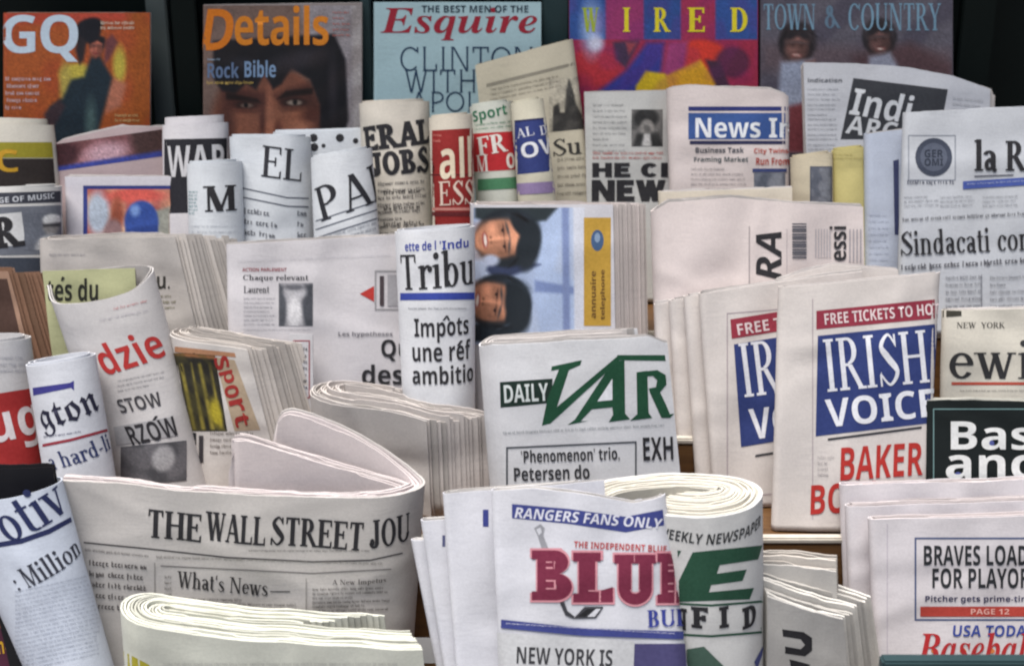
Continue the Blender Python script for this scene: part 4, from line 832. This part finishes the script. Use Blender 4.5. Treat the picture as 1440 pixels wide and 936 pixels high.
p.paint(238, 496, 302, 606, (44, 42, 36), [('p', [(238, 494), (302, 500), (302, 505), (238, 499)], (150, 100, 64), 3)] + [('p', [(250 + i * 13 + (i % 2) * 3, 512), (254 + i * 13, 510), (259 + i * 13, 604), (253 + i * 13, 604)], (150, 136, 60), 3) for i in range(4)] + [('e', 290, 580, 8, 20, (176, 160, 50), 5), ('n', (84, 78, 40), .5, 8)], sx=.16)
p.poly([(302, 502), (330, 506), (366, 604), (330, 606)], (178, 158, 134)); p.poly([(238, 486), (330, 496), (332, 502), (238, 494)], (176, 128, 96))
for i, ch in enumerate('sport'): p.text(ch, 312 + i * 7, 510 + i * 20, 18, 20, (158, 46, 42), 'sans', 'headline', rot=76)
p.lines(296, 606, 360, 640, 9, (120, 112, 108)); p.rect(262, 608, 276, 650, (40, 40, 44)); p.rect(280, 612, 286, 650, (60, 56, 60))
p.done()
p = fold('white paper edge with small dark letters behind the fanned tabloid', (406, 470, 440, 470, 442, 640, 408, 640), 'L', None, 6, 2, dy=.075, tint=(206, 204, 208))
p.frame(412, 478, 436, 560, 2, (150, 90, 96)); p.lines(416, 490, 424, 560, 7, (60, 60, 70)); p.lines(427, 488, 434, 560, 9, (50, 50, 60))
p.done()
p = fold('thick unlabelled newspaper with white page tops and a fan of grey page ends', (428, 566, 600, 592, 606, 720, 440, 720), 'L', 'L', 104, 17, dy=.0, lean=4, fan=(6.5, -.7), tint=(192, 186, 183), inner=(208, 200, 196), bow=-16, crumple=1.6, jag=4.5, gap=3.05, thick=2.0, name='folded_newspaper')
p.done()
VG = (22, 72, 48)
p = fold('white folded paper with a green masthead and a green-black box, beside the page fan', (672, 488, 938, 476, 962, 720, 690, 720), 'L', 'L', 66, 7, dy=-.02, lean=9, tint=(224, 224, 228), bow=26, crumple=.7, thick=2.2, gap=3, top=[(0, 4), (20, -4), (130, -9), (240, -6), (264, 6)])
p.poly([(703, 537), (704, 573), (776, 566), (777, 532)], (22, 44, 36)); p.text('DAILY', 740, 552, 62, 25, (214, 220, 218), 'sans', 'masthead', rot=-3)
for q in ([(775, 521), (776, 515), (818, 506), (816, 513), (800, 520), (783, 572), (870, 499), (879, 499), (774, 595), (762, 598), (770, 560), (786, 519)], [(868, 499), (866, 506), (936, 507), (935, 499)],
          [(862, 508), (878, 506), (879, 581), (886, 589), (856, 593), (862, 583), (861, 572), (832, 575), (816, 592), (828, 591), (798, 597), (808, 590)], [(895, 523), (910, 521), (912, 580), (917, 587), (886, 591), (896, 582)],
          [(905, 522), (924, 520), (936, 527), (937, 540), (928, 551), (937, 570), (942, 582), (948, 581), (942, 587), (930, 587), (914, 552), (912, 546), (922, 544), (924, 534), (918, 528), (908, 529)]):
    p.poly(q, VG, 'masthead')
p.poly([(840, 564), (861, 532), (861, 562)], (222, 223, 228), 'masthead')
p.lines(708, 606, 940, 612, 6, (150, 154, 158), 'subheading', sl=-.05, ind=0, hh=.6, wmin=10); p.frame(712, 628, 895, 720, 2.2, (72, 76, 82), sl=-.045)
p.text("'Phenomenon' trio,", 802, 640, 138, 20, (48, 48, 52), 'sans', 'headline', rot=-2); p.text('Petersen do', 776, 664, 106, 20, (48, 48, 52), 'sans', 'headline', rot=-2); p.text('EXH', 925, 630, 42, 32, K, 'sans', 'headline', rot=-2)
p.done()
IVB = (44, 58, 114)
def irish(label, quad, dy, full, **k):
    p = fold(label, quad, 'L', 'L', 17, 5, dy=dy, thick=1.5, tint=(224, 216, 212), group='copies of the tabloid with the blue masthead box', **k)
    return p
for i in range(4):
    x = 920 + i * 21
    p = irish(['copy with only its left fold showing, farthest left of the blue-boxed tabloids', 'copy with only its left fold showing, second from left of the blue-boxed tabloids', 'copy with only its left fold showing, third from left of the blue-boxed tabloids', 'half-covered tabloid with letters IR and V on blue, behind the front copy'][i],
              (x, 428 - i * 5, x + 230, 396 - i * 5, x + 250, 730, x + 16 + i * 2, 730), .082 - i * .017, i == 3, jag=2.2)
    if i == 3:
        p.frame(1022, 440, 1180, 700, 1.5, (170, 156, 160), sl=-.08); p.poly([(1027, 449), (1029, 476), (1180, 452), (1180, 424)], (150, 50, 66)); p.text('FREE TICKETS', 1102, 453, 132, 16, (226, 206, 206), 'sans', 'banner', rot=-9)
        p.poly([(1032, 484), (1042, 628), (1190, 604), (1180, 460)], IVB); p.text('IRISH', 1112, 512, 140, 76, (222, 222, 228), 'serif', 'masthead', rot=-7); p.text('VOICE', 1122, 588, 136, 44, (226, 226, 232), 'sans', 'masthead', rot=-7)
        p.poly([(1062, 639), (1062, 642), (1130, 631), (1130, 628)], (60, 60, 64), 'rule')
    p.done()
p = irish('pile of loose blank page tops rising behind the front blue-boxed tabloid', (1090, 392, 1262, 372, 1290, 730, 1110, 730), .045, False, jag=4, top=[(0, 4), (30, -4), (80, -10), (130, 0), (172, 8)], bow=6); p.done()
p = irish('front tabloid with white letters on a whole blue box over a red headline', (1096, 404, 1325, 383, 1306, 730, 1086, 730), -.03, True, bow=7, curl=(14, 70), jag=1.2)
p.rect(1142, 420, 1143.5, 730, (176, 164, 166), 'rule'); p.poly([(1148, 437), (1148, 463), (1322, 447), (1322, 420)], (146, 48, 66)); p.text('FREE TICKETS TO HOT SHOW', 1262, 440, 210, 17, (226, 206, 206), 'sans', 'banner', rot=-5.4) if False else p.text('FREE TICKETS TO HOT', 1240, 441, 162, 16, (226, 206, 206), 'sans', 'banner', rot=-5.4)
p.poly([(1150, 472), (1147, 613), (1312, 594), (1319, 455)], IVB); p.frame(1146, 466, 1147.5, 615, 1, (120, 120, 150)) if False else None
p.text('IRISH', 1232, 507, 144, 74, (222, 222, 228), 'serif', 'masthead', rot=-5.5); p.text('VOICE', 1238, 573, 154, 40, (228, 228, 234), 'sans', 'masthead', rot=-6)
p.poly([(1164, 616), (1164, 619), (1296, 602), (1296, 599)], (50, 50, 56), 'rule'); p.text('BAKER', 1240, 648, 116, 46, (178, 46, 40), 'sans', 'headline', rot=-4, skew=.1); p.text('BOYS', 1188, 699, 96, 42, (178, 46, 40), 'sans', 'headline', rot=-4, skew=.1)
p.lines(1150, 640, 1176, 668, 8, (176, 170, 170))
p.done()
p = fold('cream paper with thin serif letters ew over a red line, at the right edge', (1326, 436, 1500, 432, 1500, 720, 1322, 720), 'L', 'L', 14, 4, dy=.022, tint=(222, 216, 204), bow=4)
p.text('NEW  YORK', 1379, 457, 68, 8, (50, 48, 46), 'serif', 'subheading'); p.text('ewi', 1392, 505, 114, 54, (46, 46, 48), 'light', 'masthead', bold=.02); p.rect(1338, 537, 1480, 541, (176, 72, 56), 'rule'); p.lines(1350, 547, 1470, 551, 5, (150, 146, 140), ind=0)
p.poly([(1326, 436), (1326, 446), (1352, 444), (1352, 437)], (60, 58, 50), 'emblem')
p.done()
p = fold('dark green paper with white and blue rounded letters Bas, at the right edge', (1301, 562, 1500, 562, 1500, 720, 1304, 720), 'L', 'L', 16, 4, dy=-.034, tint=(24, 31, 32), inner=(196, 194, 186), bow=4, top=[(0, 2), (60, -1), (200, 4)])
p.frame(1312, 574, 1498, 720, 1.6, (110, 140, 140))
for t, x, y, w_, h_ in (('Bas', 1394, 612, 114, 40), ('anc', 1392, 656, 124, 34)): p.text(t, x, y, w_, h_, (226, 226, 224), 'sans', 'masthead')
for x, y in ((1392, 623), (1347, 669)): p.poly([(x + 6 * math.cos(a * .52), y + 6 * math.sin(a * .52)) for a in range(12)], (80, 88, 150), 'masthead', cut=False)
p.done()

# ------------------------------------------------------------------ front row
p = Paper('folded_newspaper', 'grey broadsheet bent round in a loop with a long black serif title across its front', (82, 680, 582, 700, 566, 936, 104, 936), 'F',
    prof=('custom', lambda j: [(0, -6, -4), (80, 0, -4), (160, 3, 1), (300, 6, 3), (420, 5, 0), (476, -14, -2), (499, -55, 0)] + (
        [(486, -92, -2), (440, -110, -30), (390, -114, -58), (350, -114, -76), (318, -112, -87), (298, -112, -88), (284, -111, -76), (276, -110, -40)] if j < 4 else
        [(484, -94, 6), (430, -100, -6), (360, -98, -24), (300, -94, -42), (245, -90, -60), (236, -90, -56), (228, -90, -36), (222, -90, -10)]), 0, 5),
    leaves=9, dy=.0, lean=5, thick=3.4, tint=(204, 199, 196), inner=(218, 208, 208), gap=4, fan=(0, 1), jag=3.2, crumple=1.2)
p.text('THE', 246, 739, 74, 40, K, 'bserif', 'masthead', rot=4); p.text('WALL', 331, 743, 84, 40, K, 'bserif', 'masthead', rot=3); p.text('STREET', 446, 749, 128, 40, K, 'bserif', 'masthead', rot=2); p.text('JOU', 549, 747, 60, 40, K, 'bserif', 'masthead', rot=-4)
p.lines(350, 772, 520, 776, 5, (120, 116, 114), 'subheading', ind=0, hh=.5); p.poly([(118, 761), (118, 763), (210, 772), (320, 784), (440, 790), (520, 788), (566, 778), (566, 776), (520, 786), (440, 788), (320, 782), (210, 770)], (76, 74, 74), 'rule')
p.lines(120, 770, 210, 774, 6, (130, 126, 124), sl=.1, hh=.6); p.lines(220, 780, 540, 784, 6, (140, 136, 132), sl=.03, hh=.6, ind=0); p.poly([(226, 794), (226, 795.5), (440, 806), (550, 800), (550, 798.5), (440, 804.5)], (120, 116, 114), 'rule')
p.text("What's News", 313, 820, 130, 24, (52, 50, 50), 'serif', 'headline', rot=4); p.rect(380, 830, 408, 831.5, (90, 88, 88), 'rule'); p.rect(217, 790, 218.2, 860, (150, 146, 142), 'rule')
for i in range(5): p.lines(126, 786 + i * 15, 208, 797 + i * 15, 10, (84, 80, 80), 'body_text', sl=.08, hh=.75)
p.lines(232, 808, 242, 842, 8, (120, 116, 112))
p.lines(232, 838, 422, 868, 6, (104, 100, 98), sl=.02, hh=.62); p.lines(440, 826, 550, 862, 6, (100, 96, 94), sl=-.03, hh=.62); p.rect(430, 812, 431.2, 860, (150, 146, 142), 'rule'); p.text('A New Impetus', 505, 818, 76, 9, (84, 80, 80), 'serif', 'subheading', rot=-2)
p.done()
p = fold('purple-brown glossy paper with yellow letters low at the left edge', (-60, 846, 28, 850, 60, 936, -40, 936), 'F', 'R', 16, 4, dy=-.03, tint=(84, 40, 62), rough=.4, name='glossy_supplement', cat='supplement')
p.poly([(-50, 862), (20, 866), (26, 884), (-50, 880)], (140, 80, 60)); p.text('now', 14, 908, 34, 18, (206, 160, 40), 'sans', 'masthead', rot=-8); p.rect(0, 856, 16, 862, (214, 206, 210))
p.done()
p = roll('hollow white roll with navy letters otiv and a column of text, lower left', (-66, 700, 86, 676, 164, 960, 48, 960), 'G', .7, 1.12, 4, dy=.06, tint=(214, 221, 236), lean=10)
q_ = fold('dark glossy paper pushed down inside the navy-lettered roll', (-56, 662, 74, 656, 120, 960, 20, 960), 'G', None, 12, 4, dy=.064, lean=10, tint=(26, 25, 30), inner=(30, 28, 32), jag=3, name='glossy_supplement', cat='supplement', rough=.5); q_.done()  # no real supplement: dark sheet added to stand for the roll's shaded hollow
NV = (34, 42, 84)
p.text('otiv', 42, 718, 96, 58, NV, 'serif', 'masthead', rot=-15); p.poly([(-40, 768), (-40, 775), (30, 764), (70, 750), (103, 732), (102, 725), (68, 743), (28, 757)], NV, 'rule'); p.text(': Million', 66, 796, 110, 30, (52, 54, 66), 'serif', 'headline', rot=-15)
p.lines(22, 830, 140, 945, 6.2, (166, 172, 186), sl=-.22, hh=.42, ind=.08); p.lines(44, 850, 52, 940, 34, (110, 114, 126), 'subheading', hh=.2)
p.done()
p = fold('cream-white folded paper lying open-topped at bottom left with a yellow corner block', (158, 868, 592, 896, 600, 970, 166, 970), 'G', 'L', 92, 14, dy=.02, tint=(216, 217, 206), inner=(228, 228, 216), bow=6, lean=2, top=[(0, 2), (60, 12), (150, 18), (438, 22)], gap=3.15, thick=3.0, spine_in=1.5, fan=(-1.5, -.5), jag=2.4)
p.poly([(172, 914), (176, 960), (216, 960), (210, 934)], (170, 160, 50)); p.lines(230, 930, 560, 950, 9, (190, 190, 184))
p.done()
def bundle(label, quad, dy, **k): return fold(label, quad, 'G', 'L', 16, 4, dy=dy - .004, tint=(222, 222, 230), inner=(214, 210, 208), group='copies of the hockey paper', **k)
p = bundle('hockey paper copy leaning farthest left, only its blank left part showing', (577, 760, 760, 750, 790, 936, 612, 936), .03); p.done()
p = bundle('hockey paper copy second from left with a tiny dark printed tick at its edge', (591, 732, 790, 722, 800, 936, 622, 936), .012); p.rect(622, 752, 626, 768, (80, 84, 120)); p.done()
p = bundle('hockey paper copy just behind the front one with a small blue printed block', (622, 694, 850, 676, 860, 936, 640, 936), -.006, jag=1.5); p.rect(679, 716, 687, 740, (54, 62, 130)); p.done()
p = bundle('front hockey paper with a blue strip over large maroon block letters', (690, 684, 938, 704, 968, 936, 702, 936), -.035, curl=(22, 80), bow=12, top=[(0, 6), (60, -6), (150, -2), (200, 6), (248, -8)], crumple=1.6)
HB = (58, 66, 130); MR = (116, 36, 62)
p.poly([(720, 708), (720, 728), (800, 736), (880, 748), (934, 738), (932, 716), (880, 726), (800, 715)], HB); p.text('RANGERS FANS ONLY', 828, 728, 206, 15, (216, 216, 228), 'sans', 'banner', rot=4.5, skew=.15)
p.poly([(751, 742), (760, 736), (766, 742), (764, 752), (774, 778), (764, 778), (756, 752)], (150, 150, 156), 'emblem'); p.poly([(754, 744), (760, 741), (762, 748), (758, 752)], (210, 210, 216), 'emblem')
p.poly([(764, 778), (774, 778), (798, 858), (787, 846)], (150, 150, 156), 'emblem'); p.text('THE INDEPENDENT BLUE', 872, 768, 130, 9, (176, 60, 60), 'sans', 'subheading', rot=3)
for nm, x, y, w_ in (('B', 776, 808, 56), ('L', 834, 811, 56), ('U', 893, 814, 58), ('E', 946, 812, 44)):
    p.text(nm, x, y, w_ + 5, 76, (206, 140, 150), 'fat', 'masthead', bold=.05); p.text(nm, x, y, w_, 70, MR, 'fat', 'masthead')
p.poly([(787, 846), (792, 843), (798, 858), (808, 866), (806, 869), (795, 864)], (60, 60, 66), 'emblem'); p.poly([(806, 869), (822, 852), (849, 852), (838, 868)], (60, 60, 66), 'emblem'); p.poly([(812, 866), (826, 855), (836, 855), (824, 866)], (26, 26, 30), 'emblem'); p.poly([(826, 866), (838, 855), (845, 855), (836, 866)], (206, 206, 212), 'emblem')
p.text('BUL', 938, 868, 56, 24, (54, 64, 144), 'bserif', 'headline', rot=-2); p.poly([(705, 870), (705, 882), (820, 893), (960, 898), (960, 887), (820, 882)], HB); p.lines(712, 874, 950, 880, 6, (190, 190, 214), 'subheading', sl=.06, ind=.0, hh=.35, wmin=14, wmax=40)
p.poly([(700, 888), (700, 960), (890, 960), (892, 900)], (196, 196, 198)); p.text('NEW YORK IS', 794, 922, 134, 24, (56, 56, 60), 'sans', 'headline', rot=2); p.poly([(892, 904), (890, 960), (966, 960), (962, 904)], (70, 66, 108), 'photograph')
p.done()
p = Paper('rolled_newspaper', 'thick bent-round paper with a big green letter E above spaced letters NFID', (926, 722, 1079, 712, 1080, 936, 934, 936), 'G',
    prof=('custom', [(-8, -14, 6), (24, 8, 3), (70, 22, 0), (118, 8, 0), (146, -26, 0), (150, -62, -2), (126, -98, -2), (70, -118, -4), (0, -122, -6), (-60, -118, -4), (-104, -106, 4)], 1, 5), dy=.036, lean=2, leaves=20, gap=3.4, thick=3.15, fan=(0, -.5), jag=2.2,
    tint=(222, 221, 220), inner=(224, 219, 208), crumple=1)
GN = (36, 78, 58)
p.text('WEEKLY NEWSPAPER', 1008, 757, 168, 15, (50, 52, 54), 'sans', 'subheading', skew=.2, bend=-3)
p.poly([(974, 776), (1072, 766), (1066, 786), (1012, 794), (1008, 806), (1050, 800), (1044, 816), (1000, 822), (997, 832), (1060, 826), (1054, 842), (948, 846), (942, 842)], GN, 'masthead'); p.poly([(934, 770), (958, 774), (944, 800), (934, 806)], GN, 'masthead')
p.poly([(945, 846), (945, 849), (1000, 852), (1076, 846), (1076, 843), (1000, 849)], GN, 'rule')
for ch, x, w_ in (('N', 956, 22), ('F', 984, 24), ('I', 1018, 14), ('D', 1054, 28)): p.text(ch, x, 869 - (x - 950) * .03, w_, 30, K, 'slab', 'masthead')
p.poly([(944, 889), (944, 892), (1000, 895), (1076, 889), (1076, 886), (1000, 892)], GN, 'rule'); p.poly([(966, 912), (990, 908), (1042, 960), (966, 960)], (70, 96, 84)); p.poly([(1060, 930), (1072, 908), (1074, 912), (1064, 940)], (70, 76, 130))
p.done()
p = fold('small heap of newspapers with ragged white tops and half a black letter on its face', (1079, 838, 1186, 870, 1194, 960, 1079, 960), 'G', None, 90, 11, dy=.064, lean=0, fan=(6.2, -.6), tint=(196, 193, 190), inner=(228, 224, 218), jag=4.5, gap=8.2, thick=5.2, bow=5)
p.poly([(1100, 884), (1101, 894), (1126, 898), (1132, 906), (1126, 912), (1104, 908), (1104, 918), (1132, 922), (1142, 914), (1142, 896), (1130, 888)], K, 'masthead'); p.poly([(1110, 926), (1112, 936), (1130, 940), (1140, 934), (1126, 930)], K, 'masthead')
p.done()
p = fold('loose ragged page tops behind the small heap, against the brown shelf', (1070, 800, 1176, 796, 1180, 936, 1074, 936), 'F', None, 50, 8, dy=-.03, lean=4, fan=(1.5, -.4), tint=(206, 202, 198), inner=(226, 218, 210), jag=6, gap=6, thick=3.5, top=[(0, -6), (50, -2), (80, 2), (106, 6)]); p.done()
def brave(label, quad, dy, **k): return fold(label, quad, 'F', 'L', 18, 4, dy=dy, tint=(224, 218, 222), inner=(220, 210, 210), group='copies of the sports weekly', **k)
p = brave('rearmost sports weekly copy, only its top edge and left fold showing', (1182, 682, 1520, 672, 1520, 936, 1192, 936), .055, jag=3, crumple=1.6); p.done()
p = brave('sports weekly copy between the front one and the rearmost one', (1190, 712, 1520, 702, 1520, 936, 1198, 936), .03, jag=3); p.done()
p = brave('front sports weekly with two headline lines in a ruled box over red script', (1222, 730, 1520, 722, 1520, 960, 1232, 960), .004, bow=5, jag=2)
p.rect(1247, 736, 1248.4, 960, (190, 182, 190), 'rule'); p.frame(1286, 755, 1500, 872, 2.6, (86, 96, 128)); p.text('BRAVES LOADED', 1386, 780, 174, 28, (40, 42, 46), 'sans', 'headline'); p.text('FOR PLAYOFFS', 1390, 812, 158, 28, (40, 42, 46), 'sans', 'headline')
p.text('Pitcher gets prime-time', 1378, 842, 154, 11, (52, 52, 84), 'sans', 'subheading'); p.rect(1294, 852, 1496, 866, (176, 64, 54)); p.text('PAGE 12', 1392, 859, 54, 8, (226, 170, 160), 'sans', 'banner')
p.text('USA TODAY', 1398, 886, 116, 16, (54, 72, 150), 'sans', 'subheading', skew=.1); p.text('Baseball', 1374, 910, 168, 44, (176, 40, 44), 'sital', 'masthead')
for i in range(3): p.poly([(1314 + i * 40 + 5 * math.cos(a), 914 + 4 * math.sin(a)) for a in range(6)], (206, 120, 60), 'masthead', cut=False)
p.done()
sc.render.resolution_x, sc.render.resolution_y = 1024, 665
